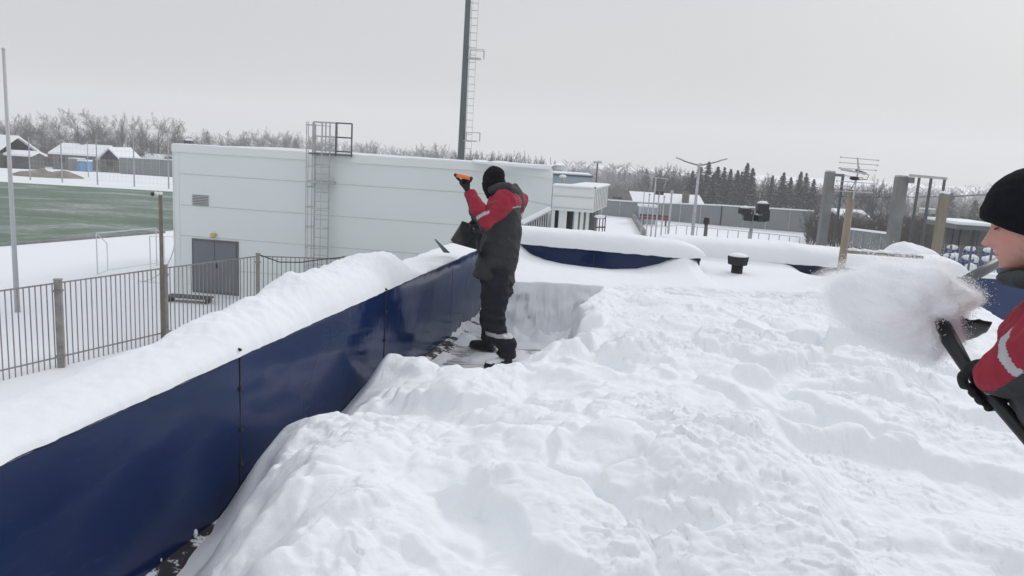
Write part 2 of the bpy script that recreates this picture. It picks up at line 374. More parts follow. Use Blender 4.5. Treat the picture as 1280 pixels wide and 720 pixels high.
# ------------------------------------------------------------------ roof snow
def roof_h(x, y, s):
    sc = np.array([0, .2, .4, .7, 1.1, 1.6, 2.2])
    T = [(-3, [.1, .1, .1, .2, .2, .2, .2]), (1.2, [0, 0, .05, .2, .3, .3, .3]), (2.0, [0, 0, 0, .10, .50, .54, .48]), (2.5, [0, 0, 0, .22, .60, .60, .52]), (3.0, [0, 0, .14, .54, .62, .63, .56]), (3.3, [0, .03, .38, .57, .62, .63, .58]),
         (3.6, [.0, .14, .51, .57, .58, .62, .58]), (3.8, [.06, .38, .53, .56, .57, .6, .6]), (4.05, [.18, .44, .50, .5, .53, .57, .6]), (4.4, [.12, .28, .34, .43, .52, .56, .6]), (4.9, [.08, .22, .32, .43, .5, .56, .6]),
         (5.3, [.12, .32, .38, .36, .38, .54, .6]), (5.6, [.18, .47, .40, .24, .28, .54, .6]), (5.85, [.04, .2, .20, .08, .12, .50, .6]), (6.25, [.01, .02, .02, .03, .05, .5, .6]), (6.5, [.01, .02, .02, .02, .03, .55, .61]), (8, [.01, .02, .02, .02, .03, .6, .62]), (20, [.62]*7)]
    ty = np.array([q[0] for q in T]); tb = np.array([q[1] for q in T])
    cols = [np.interp(y, ty, tb[:, j]) for j in range(7)]
    i = np.clip(np.searchsorted(sc, s)-1, 0, 5); C = np.stack(cols, 0)
    f = np.clip((s-sc[i])/(sc[i+1]-sc[i]), 0, 1); f = f*f*(3-2*f)*.5+f*.5
    base = np.take_along_axis(C, i[None], 0)[0]*(1-f)+np.take_along_axis(C, (i+1)[None], 0)[0]*f
    base = np.where(y > 8.0, .63, base)
    # shovelled pit with upright cut faces
    w = .05*fbm(x*3, y*3, 11, 3)
    yb = 8.18+.10*x+w*.6+1.55*(1-sm(.34, .50, s+w*.5)); sr = 1.42+.02*(y-7)+.12*fbm(x*1.5, y*1.5, 13, 3)+w
    infront = sm(5.9, 6.35, y+.0)
    pit = infront*(1-sm(-.02, .035, y-yb))*(1-sm(-.05, .10, s-sr))
    lip = .63+.012*fbm(x*6, y*6, 71, 2)
    floor = -.012+.075*np.clip(fbm(x*4, y*7, 21, 5)+.20, 0, 1)+.10*np.exp(-s/.12)*(.6+fbm(x*9, y*9, 23, 3))
    rub = np.exp(-((y-yb+.14)/.15)**2)*.13*np.clip(.6+fbm(x*6, y*6, 31, 3)*1.6, 0, 2)+np.exp(-((s-sr+.12)/.12)**2)*.13*np.clip(.6+fbm(x*6, y*6, 32, 3)*1.6, 0, 2)
    base = np.where(y > 6.3, np.where(s < sr+.3, np.maximum(base, lip*sm(-.02, .03, np.maximum(y-yb, (s-sr)))), base), base)
    # broad relief of the disturbed snow
    D = sm(.1, .5, s)*(1-sm(8.2, 8.7, y)*.93)*(1-.35*sm(3.3, 5, x)*sm(4.5, 6, y))
    D = np.where((y > 6) & (y < 8.6), D*sm(0, .25, s-sr-.02), D)
    far = sm(5.6, 7, y)
    lump = .165*(blocks(x, y, .62, 1)-.45)*(1-.62*far)+.060*(blocks(x+3, y, .31, 2)-.45)*(1-.40*far)+.024*(blocks(x, y+7, .15, 3)-.45)*(.4+1.6*np.clip(fbm(x*1.3, y*1.3, 161, 2)+.25, 0, 1))+.045*fbm(x*3.5, y*3.5, 15, 4)+.17*fbm(x*1.1, y*1.1, 5, 3)*(1-.45*far)
    soft = .55+.7*np.clip(fbm(x*.9+4, y*.9, 77, 2)+.3, 0, 1)
    rightf = sm(1.35, 1.75, x+.15*fbm(y*2, x*2, 60, 2))
    # ledge on the right: lower trampled shelf
    yl = 4.12-.30*(x-1.9)+.10*fbm(x*3, x*0+2, 91, 3)
    low = rightf*(1-sm(-.03, .10, y-yl))
    base = base-.19*low
    yl2 = 4.9-.25*(x-1.9)+.12*fbm(x*2.2, x*0+7, 93, 3)
    base = base-.07*rightf*(1-sm(-.05, .12, y-yl2))*(1-low)+.02*rightf*np.exp(-((y-yl2-.1)/.1)**2)
    h = base+lump*D*soft*(1-.55*low)
    # drift against the back parapet
    yb_ = np.where(x < 2.36, BY(x), BY2(x)); dist = yb_-y
    top = np.interp(x, [-.3, .07, .22, .40, .62, .95, 1.28, 1.6, 1.87, 2.17, 2.4, 6], [.87, .80, .68, .62, .585, .57, .57, .61, .70, .86, .74, .66])
    q = np.exp(-np.clip(dist, 0, 9)/.45); h = np.where(y > 8.3, h*(1-q)+top*q, h)
    h = h-.17*sm(10.0, 10.6, y)*(np.exp(-((x-4.22)/.22)**2)+np.exp(-((x-5.0)/.30)**2))
    h = h+.30*sm(10.3, 10.9, y)*sm(5.2, 5.7, x)*(.8+.5*fbm(x*1.5, y*1.5, 66, 3))
    hp = np.minimum(h, floor+rub)
    h = h*(1-pit)+hp*pit
    h = h*sm(5.95, 5.60, s-.035*(y-5)) + .004*fbm(x*22, y*22, 8, 3)*np.clip(D+.12, 0, 1)*pit
    return np.where(pit > .5, h, np.maximum(h, .001)), pit, D
ya = np.concatenate([np.linspace(-2.4, 1.0, 40), np.geomspace(1.03, 12.0, 820), np.linspace(8.08, 8.52, 110)]); ya.sort(); sa = np.linspace(0.008, 6.0, 720)
S_, Y_ = np.meshgrid(sa, ya); X_ = WX(Y_)+S_
lim = np.where(X_ < 2.36, BY(X_)-.006, BY2(X_)-.006)
Yc = np.minimum(Y_, lim); keep = ((Y_[:-1, :-1] <= lim[:-1, :-1]))
H_, P_, D_ = roof_h(X_, Yc, S_)
pm = np.maximum.reduce([P_, np.roll(P_, 6, 0), np.roll(P_, -6, 0), np.roll(P_, 8, 1), np.roll(P_, -8, 1)]); Hb = H_.copy()
for it in range(4):
    Hb[1:-1] = (Hb[:-2]+2*Hb[1:-1]+Hb[2:])/4; Hb[:, 1:-1] = (Hb[:, :-2]+2*Hb[:, 1:-1]+Hb[:, 2:])/4
nearw = np.clip(pm, 0, 1); H_ = H_*nearw+Hb*(1-nearw)
crumb = np.clip(fbm(X_*2.2, Yc*2.2, 140, 3)+.34, 0, 1)*D_*(1-nearw)
H_ = H_+crumb*(.030*(blocks(X_+2, Yc+1, .11, 8)-.4)+.015*(blocks(X_+1, Yc, .075, 4)-.4)+.010*(blocks(X_+4, Yc, .035, 6)-.4))+.004*fbm(X_*30, Yc*30, 145, 3)*np.clip(D_, 0, 1)*(1-nearw)
# sideways push makes overhanging crumbs instead of a pure height map
gx = .022*fbm(X_*7, Yc*7, 101, 3); gy = .022*fbm(X_*7+9, Yc*7, 103, 3)
msk = sm(.15, .4, S_)*sm(.15, .35, H_)*(1-sm(8.3, 8.8, Yc))
fz = np.clip(P_*4*(1-P_), 0, 1)*sm(.03, .1, H_)*sm(.64, .52, H_)
gy2 = (.05*fbm(X_*6, H_*7, 401, 4)+.05*np.clip(blocks(X_*1.0, H_*1.3, .17, 405)-.35, -.5, .6))*fz*sm(7.9, 8.1, Yc)*(S_ < 1.5); gx2 = (.05*fbm(Yc*6, H_*7, 403, 4))*fz*(S_ > .9)*sm(8.3, 7.9, Yc)
V = np.stack([X_+gx*msk+gx2, Yc+gy*msk+gy2, H_+.03*gy2], -1)
Fq = grid_faces(len(ya), len(sa), keep)
o = np_mesh('snow', V.reshape(-1, 3), Fq, M['snow'])
tag(o, 'deep broken snow covering the roof', None, kind='structure')
# pillow on the left parapet
def cap_left():
    yy = np.concatenate([np.linspace(-2.4, 1.5, 30), np.linspace(1.52, 10.25, 620)]); uu = np.linspace(0, 1, 70)
    U, Yg = np.meshgrid(uu, yy)
    wl = np.interp(Yg, [-3, 2.5, 3.4, 4.2, 5.0, 6.0, 6.75, 6.95, 7.5, 8.3, 11], [.50, .46, .42, .44, .45, .50, .44, .42, .42, .42, .42])
    tk = np.interp(Yg, [-3, 2.3, 3.2, 3.65, 3.95, 4.3, 4.75, 5.0, 5.6, 6.2, 6.6, 6.78, 6.95, 7.4, 7.9, 8.6, 11], [.05, .06, .075, .10, .15, .155, .17, .215, .20, .21, .20, .12, .035, .03, .03, .03, .03])
    e = np.clip(1-np.abs(U*2-1)**3.0, 0, 1)**.5
    slope = .55+.65*np.clip(1-U, 0, 1)           # higher at the outer side
    lean = np.interp(Yg, [3.4, 4.2, 6.7, 7], [0, 1, 1, 0])
    prof = e*((1-lean)*1.0+lean*(.62+.55*np.sin(np.pi*np.clip(U*.85+.12, 0, 1))))
    n1 = fbm(U*wl*4, Yg*4, 201, 4); n2 = fbm(U*wl*16, Yg*16, 203, 3)
    z = .858+tk*prof*(1+.22*n1)+(.006+.012*lean)*n2*e
    front = .012+.012*fbm(Yg*9, Yg*0, 205, 4)
    s_ = front-(front+wl)*(1-U)
    jag = .05*fbm(Yg*5, U*2, 207, 4)*(1-U)
    return np.stack([WX(Yg)+s_+jag, Yg, z], -1), len(yy), len(uu)
V, a, b_ = cap_left()
o = np_mesh('snow_ridge', V.reshape(-1, 3), grid_faces(a, b_), snow_mat('snow_cap_mat', .8))
tag(o, 'long snow cap lying on top of the left blue parapet', 'snow ridge')
# pillow on the back parapet
def pillow(xa, xb, f, off, wd, zb, th, seed, n=260, endcap=.18, cat=(), droop=.06):
    xx = np.linspace(xa, xb, n); uu = np.linspace(0, 1, 54); U, X = np.meshgrid(uu, xx)
    ang = np.pi*(1.08*U-.04); endf = np.sqrt(np.clip(1-np.clip(1-np.minimum(X-xa, xb-X)/endcap, 0, 1)**2, 0.02, 1))
    T = np.interp(X, *th)*(1+.10*fbm(X*1.6, U*1.2, seed, 3))*endf
    cx = -np.cos(ang); sn = np.sin(ang)
    yy = f(X)+off+wd/2+np.sign(cx)*np.abs(cx)**.75*wd/2*(1+.06*fbm(X*2.5, U*2, seed+3, 3))
    zz = zb+T*np.sign(sn)*np.abs(sn)**.62-droop*(1-U)**6*(1+.8*fbm(X*3, X*0, seed+7, 3))+.008*fbm(X*9, U*5, seed+5, 3)
    return np.stack([X, yy, zz], -1).reshape(-1, 3), grid_faces(n, 54)
V, Fq = pillow(-.30, 2.42, BY, -.07, .62, .862, ([-.3, .3, 1.5, 2.0, 2.5], [.15, .16, .165, .15, .12]), 300, endcap=.28, droop=.012)
tag(np_mesh('snow_ridge', V, Fq, M['snow_soft']), 'smooth thick snow cap on the far blue parapet right of the standing worker', 'snow ridge')
V, Fq = pillow(2.10, 6.3, BY2, -.20, .90, .755, ([2.1, 3, 4, 4.4, 5, 6.3], [.17, .19, .20, .17, .15, .15]), 320, endcap=.25, droop=.03)
tag(np_mesh('snow_ridge', V, Fq, M['snow_soft']), 'bulging snow cap behind the black roof vent and antenna post', 'snow ridge')
# heap right
u = np.linspace(0, 1, 40); A_, B_ = np.meshgrid(u*2*np.pi, u)
q = at(1138, 322, 11.3)
rr = B_; hx = q.x+rr*.72*np.cos(A_)*(1+.12*fbm(np.cos(A_)*1.5, np.sin(A_)*1.5, 5)); hy = q.y+rr*.4*np.sin(A_); hz = q.z-.18+.42*(1-rr**2)*(1+.25*fbm(hx*3, hy*3, 7, 3))
tag(np_mesh('snow_heap', np.stack([hx, hy, hz], -1).reshape(-1, 3), grid_faces(40, 40), M['snow']), 'rounded snow heap below the tall steel frame at right', 'snow heap')
# roof vent
q = atz(919, 344, .6); vx, vy = q.x, q.y-.05
v = thing('roof_vent', 'black cone-topped roof vent poking out of the snow', 'roof vent', (vx, vy, 0))
MB().tube([(vx, vy, .0), (vx, vy, .76)], .072, 20).build('pipe', M['black_rough'], v, True)
mb = MB()
mb.tube([(vx, vy, .745), (vx, vy, .75), (vx, vy, .855), (vx, vy, .866)], [.106, .118, .130, .10], 20)
for j in range(10):
    a = j*math.pi/5; mb.bar((vx+.118*math.cos(a), vy+.118*math.sin(a), .752), (vx+.131*math.cos(a), vy+.131*math.sin(a), .85), .012, .012)
mb.build('cowl', M['black_rough'], v)
mb = MB().ball((vx, vy, .86), .125, 16, 0, (1, 1, .30)); mb.build('snow_top', M['snow_soft'], v, smooth=True)
# metal tab on the parapet by the standing worker
A = at(558, 316, 8.0); B = at(544, 299, 8.0)
mb = MB(); mb.hexa([A+Vector((-.03, 0, 0)), A+Vector((.035, -.01, 0)), A+Vector((.035, .05, 0)), A+Vector((-.03, .05, 0)), B+Vector((-.012, 0, 0)), B+Vector((.008, 0, 0)), B+Vector((.008, .012, .0)), B+Vector((-.012, .012, .0))])

tag(mb.build('metal_bracket', M['galv_dark'], bevel=.003), 'bent grey metal tab sticking up from the parapet left of the shovel blade', 'bracket')
# ------------------------------------------------------------------ picket fence on the ground
FT = -1.85
def ft(px, py): q = atz(px, py, FT); return Vector((q.x, q.y, 0))
d0 = (ft(80, 348)-ft(0, 362)).normalized()
P80 = Vector((-11.45, 19.0, 0)); P205 = Vector((-10.15, 22.05, 0)); P325 = Vector((-8.55, 25.4, 0)); P430 = Vector((-5.75, 25.9, 0)); P500 = Vector((-3.6, 26.2, 0)); Pm = P80-(P205-P80)*1.0; Pm2 = Pm-(P205-P80)
fn = thing('picket_fence', 'grey steel picket fence crossing the snow below the roof', 'fence', (-10, 22, G))
posts = [Pm2, Pm, P80, P205, P325, P430, P500]
for i, p_ in enumerate(posts):
    mb = MB(); w = .16 if i in (2, 3) else .13
    mb.box((p_.x, p_.y, (G+FT+.03)/2), (w, w, FT+.03-G), .3); mb.box((p_.x, p_.y, FT+.04), (w+.03, w+.03, .025), .3)
    for z in (FT-.25, G+.3): mb.box((p_.x, p_.y, z), (w+.05, w+.05, .04), .3)
    mb.build('post', M['post'], fn)
for a, b_ in zip(posts[:-1], posts[1:]):
    d = (b_-a).normalized(); L = (b_-a).length; a2 = a+d*.1; b3 = b_-d*.1; mb = MB()
    for z in (FT-.05, G+.28): mb.bar((a2.x, a2.y, z), (b3.x, b3.y, z), .03, .035)
    n_ = int(L/.155)
    for k_ in range(n_):
        q = a2+d*((L-.2)*(k_+.5)/n_); mb.bar((q.x+.0, q.y+.02, G+.02), (q.x, q.y+.02, FT-.03), .022, .022)
    mb.build('picket_panel', M['fence'], fn)
mb = MB(); mb.tube([(P325.x, P325.y, FT+.02), (P325.x+.7, P325.y+.1, FT-.22), (P325.x+1.4, P325.y+.2, FT-.2), (-6.6, 25.75, FT-.1), (-5.8, 25.85, FT+.02)], .02, 6)
tag(mb.build('cable', M['cable']), 'black cable sagging along the top of the picket fence towards the white building', 'cable')
# CCTV post
cx, cy = P205.x-.02, P205.y-.12
v = thing('camera_post', 'slim brown post carrying a small white security camera', 'post', (cx, cy, G)); zt = at(204, 243, cy).z
MB().tube([(cx, cy, G), (cx, cy, zt)], [.06, .055], 8).build('post', mat('rust_brown', (.17, .135, .10), .8, .25, 4), v)
mb = MB(); mb.tube([(cx+.03, cy, zt-.02), (cx-.12, cy-.02, zt+.03), (cx-.14, cy-.02, zt+.03)], .045, 8); mb.ball((cx, cy, zt+.02), .07, 10, 0, (1, 1, .8)); mb.build('camera_housing', M['grey_wall2'], v, True)
mb = MB(); mb.ball((cx-.21, cy-.03, zt-.005), .06, 10); mb.build('lens_dome', M['black'], v, True)
# pale mast at the left edge
q = atz(22, 390, G); v = thing('flag_pole', 'tall pale grey pole at the left edge of the yard', 'pole', (q.x, q.y, G)); zt = at(5, 62, q.y).z
MB().tube([(q.x, q.y, G), (q.x, q.y, zt)], [.085, .045], 10).build('pole', mat('pale_paint', (.48, .49, .50), .5, .05), v, True)
MB().ball((q.x, q.y, zt), .06, 8).build('finial', M['galv'], v, True)
# small goal frames beside the building
gw = mat('goal_paint', (.60, .62, .63), .5, .06)
def P2(px, py, Y): q = at(px, py, Y); return q
A = atz(122, 343, G); B = atz(196, 332, G)
v = thing('goal_frame', 'thin white football goal frame standing in the snow by the building corner', 'goal', A); mb = MB()
up = Vector((0, 0, 1.75)); bk_ = Vector((-.15, 1.1, 0))
mb.tube([A, A+up, B+up, B], .03, 6); mb.build('front_frame', gw, v)
mb = MB(); mb.tube([A+up, A+bk_+Vector((0, 0, 1.2)), A+bk_, A], .02, 6); mb.tube([B+up, B+bk_+Vector((0, 0, 1.2)), B+bk_, B], .02, 6); mb.tube([A+bk_, B+bk_], .02, 6); mb.build('back_frame', gw, v)
A = atz(172, 352, G); v = thing('curved_goal_frame', 'thin grey frame with a curved back stay beside the camera post', 'goal', A); mb = MB()
arc = [A+Vector((.0+1.5*math.sin(t_), .1*t_, 1.9*(1-math.cos(t_))*1.0)) for t_ in np.linspace(0, 1.5, 9)]
mb.tube(arc, .025, 6); mb.build('curved_stay', gw, v)
mb = MB(); mb.tube([A, A+Vector((1.3, -.1, 0))], .025, 6); mb.tube([A+Vector((.35, .4, 0)), A+Vector((.35, .4, 1.85)), A+Vector((1.45, .3, 1.9)), A+Vector((1.45, .3, 0))], .025, 6); mb.build('frame', gw, v)
# ------------------------------------------------------------------ white panelled building
wb = thing('panelled_building', 'long windowless white panelled building with roof ladder behind the fence', 'building', (-6, 30, G))
TZ = 1.56; L0 = Vector((at(218, 300, 28.9).x, 28.9, 0)); R0 = Vector((at(624, 240, 27.3).x, 27.3, 0)); R1 = Vector((at(690, 240, 23.2).x, 23.2, 0))
out = lambda a, b_: Vector(((b_-a).y, -(b_-a).x, 0)).normalized()
n1 = out(L0, R0); n2_ = out(R0, R1)
mb = MB(); bz = G
foot = [L0, R0, R1, R1+Vector((.15, 9, 0)), L0+Vector((0, 13, 0))]
i0 = len(mb.v)
mb.v += [(q.x, q.y, bz) for q in foot]+[(q.x, q.y, TZ) for q in foot]
for j in range(5):
    k2 = (j+1) % 5; mb.f.append((j, k2, k2+5, j+5)); mb.m.append(0)
mb.f.append((5, 6, 7, 8, 9)); mb.m.append(0)
mb.build('wall', M['grey_wall'], wb)
def wl(a, b_, n_, t, z, off=.0): q = a+(b_-a)*t; return Vector((q.x, q.y, z))+n_*off
L1len = (R0-L0).length
for z in (at(227, 189, 28.9).z, at(227, 217, 28.9).z, at(227, 256, 28.9).z, at(227, 294, 28.9).z, -3.0):
    mb = MB(); mb.bar(wl(L0, R0, n1, .02, z, .004), wl(L0, R0, n1, 1, z, .004), .012, .03); mb.bar(wl(R0, R1, n2_, 0, z, .004), wl(R0, R1, n2_, 1, z, .004), .012, .03)
    mb.build('panel_joint', M['seam'], wb)
mb = MB(); mb.bar(wl(L0, R0, n1, .0, bz, .015), wl(L0, R0, n1, .0, TZ, .015), .03, .03); mb.bar(wl(L0, R0, n1, .018, bz, .008), wl(L0, R0, n1, .018, TZ-.2, .008), .02, .02, up=(0, 1, 0)); mb.build('corner_trim', M['grey_wall2'], wb)
mb = MB(); mb.bar(wl(L0, R0, n1, -.002, TZ-.12, .03), wl(L0, R0, n1, 1.0, TZ-.12, .03), .05, .26); mb.bar(wl(R0, R1, n2_, .0, TZ-.12, .03), wl(R0, R1, n2_, 1.0, TZ-.12, .03), .05, .26); mb.build('fascia', M['grey_wall2'], wb)
# door
def onwall(px, py, off=.05):             # meet the front wall plane
    d = ray(px, py); t_ = ((L0+n1*off)-CAM).dot(n1)/d.dot(n1); return CAM+d*t_
ud = (R0-L0).normalized(); dl = onwall(243, 370); dr = onwall(295, 370); dtop = onwall(268, 303).z
def wbox(name, p, q2, z0, z1, off0, off1, m_, par):
    a = Vector((p.x, p.y, 0)); b_ = Vector((q2.x, q2.y, 0)); mb = MB()
    mb.hexa([a.xy.to_3d()+n1*off1+Vector((0, 0, z0)), b_+n1*off1+Vector((0, 0, z0)), b_+n1*off0+Vector((0, 0, z0)), a+n1*off0+Vector((0, 0, z0)), a+n1*off1+Vector((0, 0, z1)), b_+n1*off1+Vector((0, 0, z1)), b_+n1*off0+Vector((0, 0, z1)), a+n1*off0+Vector((0, 0, z1))])
    return mb.build(name, m_, par)
wp = lambda p: L0+ud*((Vector((p.x, p.y, 0))-L0).dot(ud))
dl = wp(dl); dr = wp(dr); dm = (dl+dr)/2; db = G+.25
df = wbox('door_frame', dl-ud*.09, dr+ud*.09, db-.1, dtop+.09, .0, .03, M['doorframe'], wb)
wbox('door', dl, dm-ud*.01, db, dtop, .031, .055, M['door'], wb); d2 = wbox('door', dm+ud*.01, dr, db, dtop, .031, .055, M['door'], wb)
mb = MB(); q = dm+ud*.12+n1*.08; mb.box((q.x, q.y, db+1.0), (.12, .05, .04)); mb.box((q.x-.03, q.y, db+1.0), (.04, .03, .18)); mb.build('handle', M['black'], wb)
mb = MB(); q = wp(onwall(267, 296)); q = q+n1*.1; mb.ball((q.x, q.y, dtop+.25), .11, 10, 0, (1, .8, .8)); mb.box((q.x, q.y+.05, dtop+.3), (.2, .1, .06)); mb.build('door_lamp', M['lampy'], wb, True)
a = wp(onwall(240, 250)); b_ = wp(onwall(260, 250)); z0 = onwall(250, 257.5).z; z1 = onwall(250, 243.5).z
mb = MB(); n_ = 7
for k_ in range(n_):
    z = z0+(z1-z0)*(k_+.5)/n_; mb.bar(a+Vector((0, 0, z))+n1*.03, b_+Vector((0, 0, z))+n1*.03, .04, .018)
lv = mb.build('louvre_vent', M['galv_dark'], wb)
wbox('vent_backing', a, b_, z0, z1, .002, .012, M['grey_wall2'], wb)
# snow lying on its roof edge
mb = MB(); rng = random.Random(3)
def edge_snow(a, b_, n_, h0, h1, z, step=.35, w=.45):
    L = (b_-a).length; k_ = max(2, int(L/step)); mb = MB(); rows = []
    for i in range(k_+1):
        t_ = i/k_; q = a+(b_-a)*t_; hh = (h0+(h1-h0)*t_)*(.75+.5*rng.random())
        rows.append([q+n_*.05+Vector((0, 0, z)), q+n_*.06+Vector((0, 0, z+hh*.7)), q-n_*.05+Vector((0, 0, z+hh)), q-n_*w+Vector((0, 0, z+hh)), q-n_*(w+.05)+Vector((0, 0, z))])
    for i in range(k_):
        for j in range(4): mb.quad(rows[i][j], rows[i+1][j], rows[i+1][j+1], rows[i][j+1])
    return mb
o = edge_snow(L0, R0, n1, .05, .06, TZ+.01).build('snow_edge', M['snow_far'], wb)
o = edge_snow(R0-ud*1.0, R1, n2_, .10, .13, TZ+.012).build('snow_edge', M['snow_far'], wb)
mb = MB(); q = at(236, 178, 31); mb.box((q.x, q.y, TZ+.08), (.28, .28, .16)); mb.ball((q.x, q.y, TZ+.18), .17, 8, 1, (1, 1, .4)); mb.build('roof_cowl', [M['galv_dark'], M['snow_far']], wb)
# caged roof ladder
lb = wp(onwall(404, 250)); ladder = thing('roof_ladder', 'galvanised caged ladder climbing the white building wall', 'ladder', lb+Vector((0, 0, G+1.5)))
z0 = at(400, 345, 27.5).z-.5; hw = .27
def lq(u_, o_, z): return lb+ud*u_+n1*o_+Vector((0, 0, z))
for sx in (-1, 1): MB().bar(lq(sx*hw, .2, z0), lq(sx*hw, .2, TZ+1.05), .05, .03).build('stile', M['galv'], ladder)
z = z0+.2
while z < TZ: MB().bar(lq(-hw, .2, z), lq(hw, .2, z), .022, .022).build('rung', M['galv'], ladder); z += .33
mb = MB(); z = z0+.1
def hoop(z, w=.035): return [lq(.46*math.sin(t_), .2+.72*(1-math.cos(t_))/2*1.0+.0, z) for t_ in np.linspace(-math.pi*.8, math.pi*.8, 13)]
cage = lambda t_: (.43*math.sin(t_), .22+.36+.36*(-math.cos(t_)) if False else .22+.36-.36*math.cos(math.pi-t_) )
hp_ = []
while z < TZ+1.1:
    pts = [lq(.43*math.sin(t_), .58+.38*math.cos(t_), z) for t_ in np.linspace(-2.5, 2.5, 12)]
    MB().tube(pts, .016, 5).build('cage_hoop', M['galv'], ladder); z += .72
for t_ in (-2.3, -1.5, -.6, .6, 1.5, 2.3):
    MB().bar(lq(.43*math.sin(t_), .58+.38*math.cos(t_), z0+.1), lq(.43*math.sin(t_), .58+.38*math.cos(t_), TZ+1.1), .03, .012).build('cage_strip', M['galv'], ladder)
mb = MB(); mb.box(lq(0, .28, onwall(400, 227).z), (.95, .5, .06)); mb.build('rest_ring', M['galv'], ladder)
for u0_, u1_, o_, m_, nm_ in ((-.45, .42, .1, M['galv'], 'top_rail'), (.46, 1.05, -.1, M['galv_dark'], 'dark_guard_rail')):
    mb = MB()
    for z in (TZ+1.12, TZ+.62, TZ+.12): mb.bar(lq(u0_, -o_, z), lq(u1_, -o_, z), .05, .05)
    for u_ in (u0_, u1_): mb.bar(lq(u_, -o_, TZ-.05), lq(u_, -o_, TZ+1.12), .05, .05)
    if nm_ == 'top_rail':
        mb.bar(lq(0, -o_, TZ), lq(0, -o_, TZ+1.12), .04, .04)
        mb.bar(lq(u0_, -o_-.8, TZ), lq(u0_, -o_-.8, TZ+1.12), .04, .04); mb.bar(lq(u0_, -o_-.8, TZ+1.12), lq(u0_, -o_, TZ+1.12), .04, .04)
    mb.build(nm_, m_, ladder)
mb = MB(); mb.box(lq(.3, .1, TZ+.0), (1.5, .5, .05)); mb.build('top_step', M['galv_dark'], ladder)
# low step grate before the door
q = (dl+dm)/2+n1*1.1; mb = MB(); mb.box((q.x, q.y, G+.2), (1.6, .5, .06), -.06)
for sx in (-.7, .7): mb.box((q.x+sx, q.y, G+.1), (.06, .45, .2), -.06)
tag(mb.build('door_step', M['log']), 'low dark grating step in the snow before the grey double door', 'step')
# entrance block with canopy and stairs
YB = 23.1
A = Vector((R1.x+.02, YB-.02, 0)); q = at(742, 250, 22.9); B = Vector((q.x, 22.9, 0)); C2 = Vector((at(760, 243, 26.5).x, 26.5, 0)); D2 = Vector((A.x+1, 26.8, 0))
zt = at(700, 233, YB).z; zb_ = at(700, 263, YB).z
eb = thing('entrance_block', 'pale overhanging entrance block joined to the right end of the white building', 'building', (A.x+.8, 24, G))
mb = MB(); mb.hexa([A+Vector((0, 0, zb_)), B+Vector((0, 0, zb_)), C2+Vector((0, 0, zb_)), D2+Vector((0, 0, zb_)), A+Vector((0, 0, zt)), B+Vector((0, 0, zt)), C2+Vector((0, 0, zt)), D2+Vector((0, 0, zt))]); mb.build('upper_storey', M['grey_wall2'], eb)
mb = MB(); nn = out(A, B); nc = out(B, C2)
for z in (zb_+.09, zt-.28): mb.bar(A+nn*.012+Vector((0, 0, z)), B+nn*.012+Vector((0, 0, z)), .02, .03)
mb.build('panel_joint', M['seam'], eb)
for k_ in range(9): t_ = (k_+.5)/9; q = B+(C2-B)*t_+nc*.015; MB().bar(q+Vector((0, 0, zb_+.02)), q+Vector((0, 0, zt-.04)), .05, .012, up=(1, 0, 0)).build('side_rib', M['galv'], eb)
mb = edge_snow(A, B, nn, .05, .05, zt+.005, .6, .8)
mb2 = edge_snow(B, C2, nc, .05, .05, zt+.006, .6, .8); mb.v += mb2.v[:0]
mb.build('snow_edge', M['snow_far'], eb); mb2.build('snow_edge', M['snow_far'], eb)
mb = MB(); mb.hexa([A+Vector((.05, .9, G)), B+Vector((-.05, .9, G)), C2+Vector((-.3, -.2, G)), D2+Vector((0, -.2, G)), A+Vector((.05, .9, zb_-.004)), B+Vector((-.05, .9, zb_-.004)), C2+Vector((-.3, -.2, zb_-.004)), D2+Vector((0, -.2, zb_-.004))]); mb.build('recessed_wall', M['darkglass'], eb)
for px, w in ((691, .10), (703, .24), (720, .12), (727, .10), (734, .10), (741, .12)):
    q = at(px, 275, YB+.15); mb = MB(); mb.box((q.x, q.y, (G+zb_)/2), (w, .12, zb_-G-.01)); mb.build('column', M['grey_wall2'] if px != 741 else M['galv_dark'], eb)
q0 = at(716.5, 270, YB+.2); q1 = at(741, 270, YB+.2); mb = MB(); mb.box(((q0.x+q1.x)/2, q0.y+.02, zb_-.5), (q1.x-q0.x, .04, .98)); mb.build('ribbed_screen', mat('ribbed', (.33, .34, .34), .7, .35, 6, stretch=(6, 1, .1)), eb)
# rear pale blue block
q0 = at(684, 217, 31); q1 = at(744, 222, 30)
rb = thing('rear_block', 'pale blue-grey flat block rising behind the entrance block', 'building', (q0.x+1, 31, G)); zt2 = at(700, 219.5, 30.5).z
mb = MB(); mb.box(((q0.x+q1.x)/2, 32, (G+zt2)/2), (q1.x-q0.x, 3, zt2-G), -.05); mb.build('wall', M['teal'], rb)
mb = MB(); mb.box(((q0.x+q1.x)/2, 32, zt2+.03), (q1.x-q0.x+.1, 3.1, .05), -.05); mb.build('roof_edge', M['galv_dark'], rb)
mb = MB(); mb.box(((q0.x+q1.x)/2, 32, zt2+.085), (q1.x-q0.x-.05, 2.9, .05), -.05); mb.build('roof_snow', M['snow_far'], rb)
mb = MB(); q = at(703, 229, 26); mb.tube([(q.x, q.y, zt), (q.x, q.y, q.z+.2)], .08, 8); mb.ball((q.x, q.y, q.z+.22), .13, 8, 1, (1, 1, .5)); tag(mb.build('vent_pipe', [M['galv'], M['snow_far']]), 'short snow-capped vent pipe on the entrance block roof', 'vent pipe')
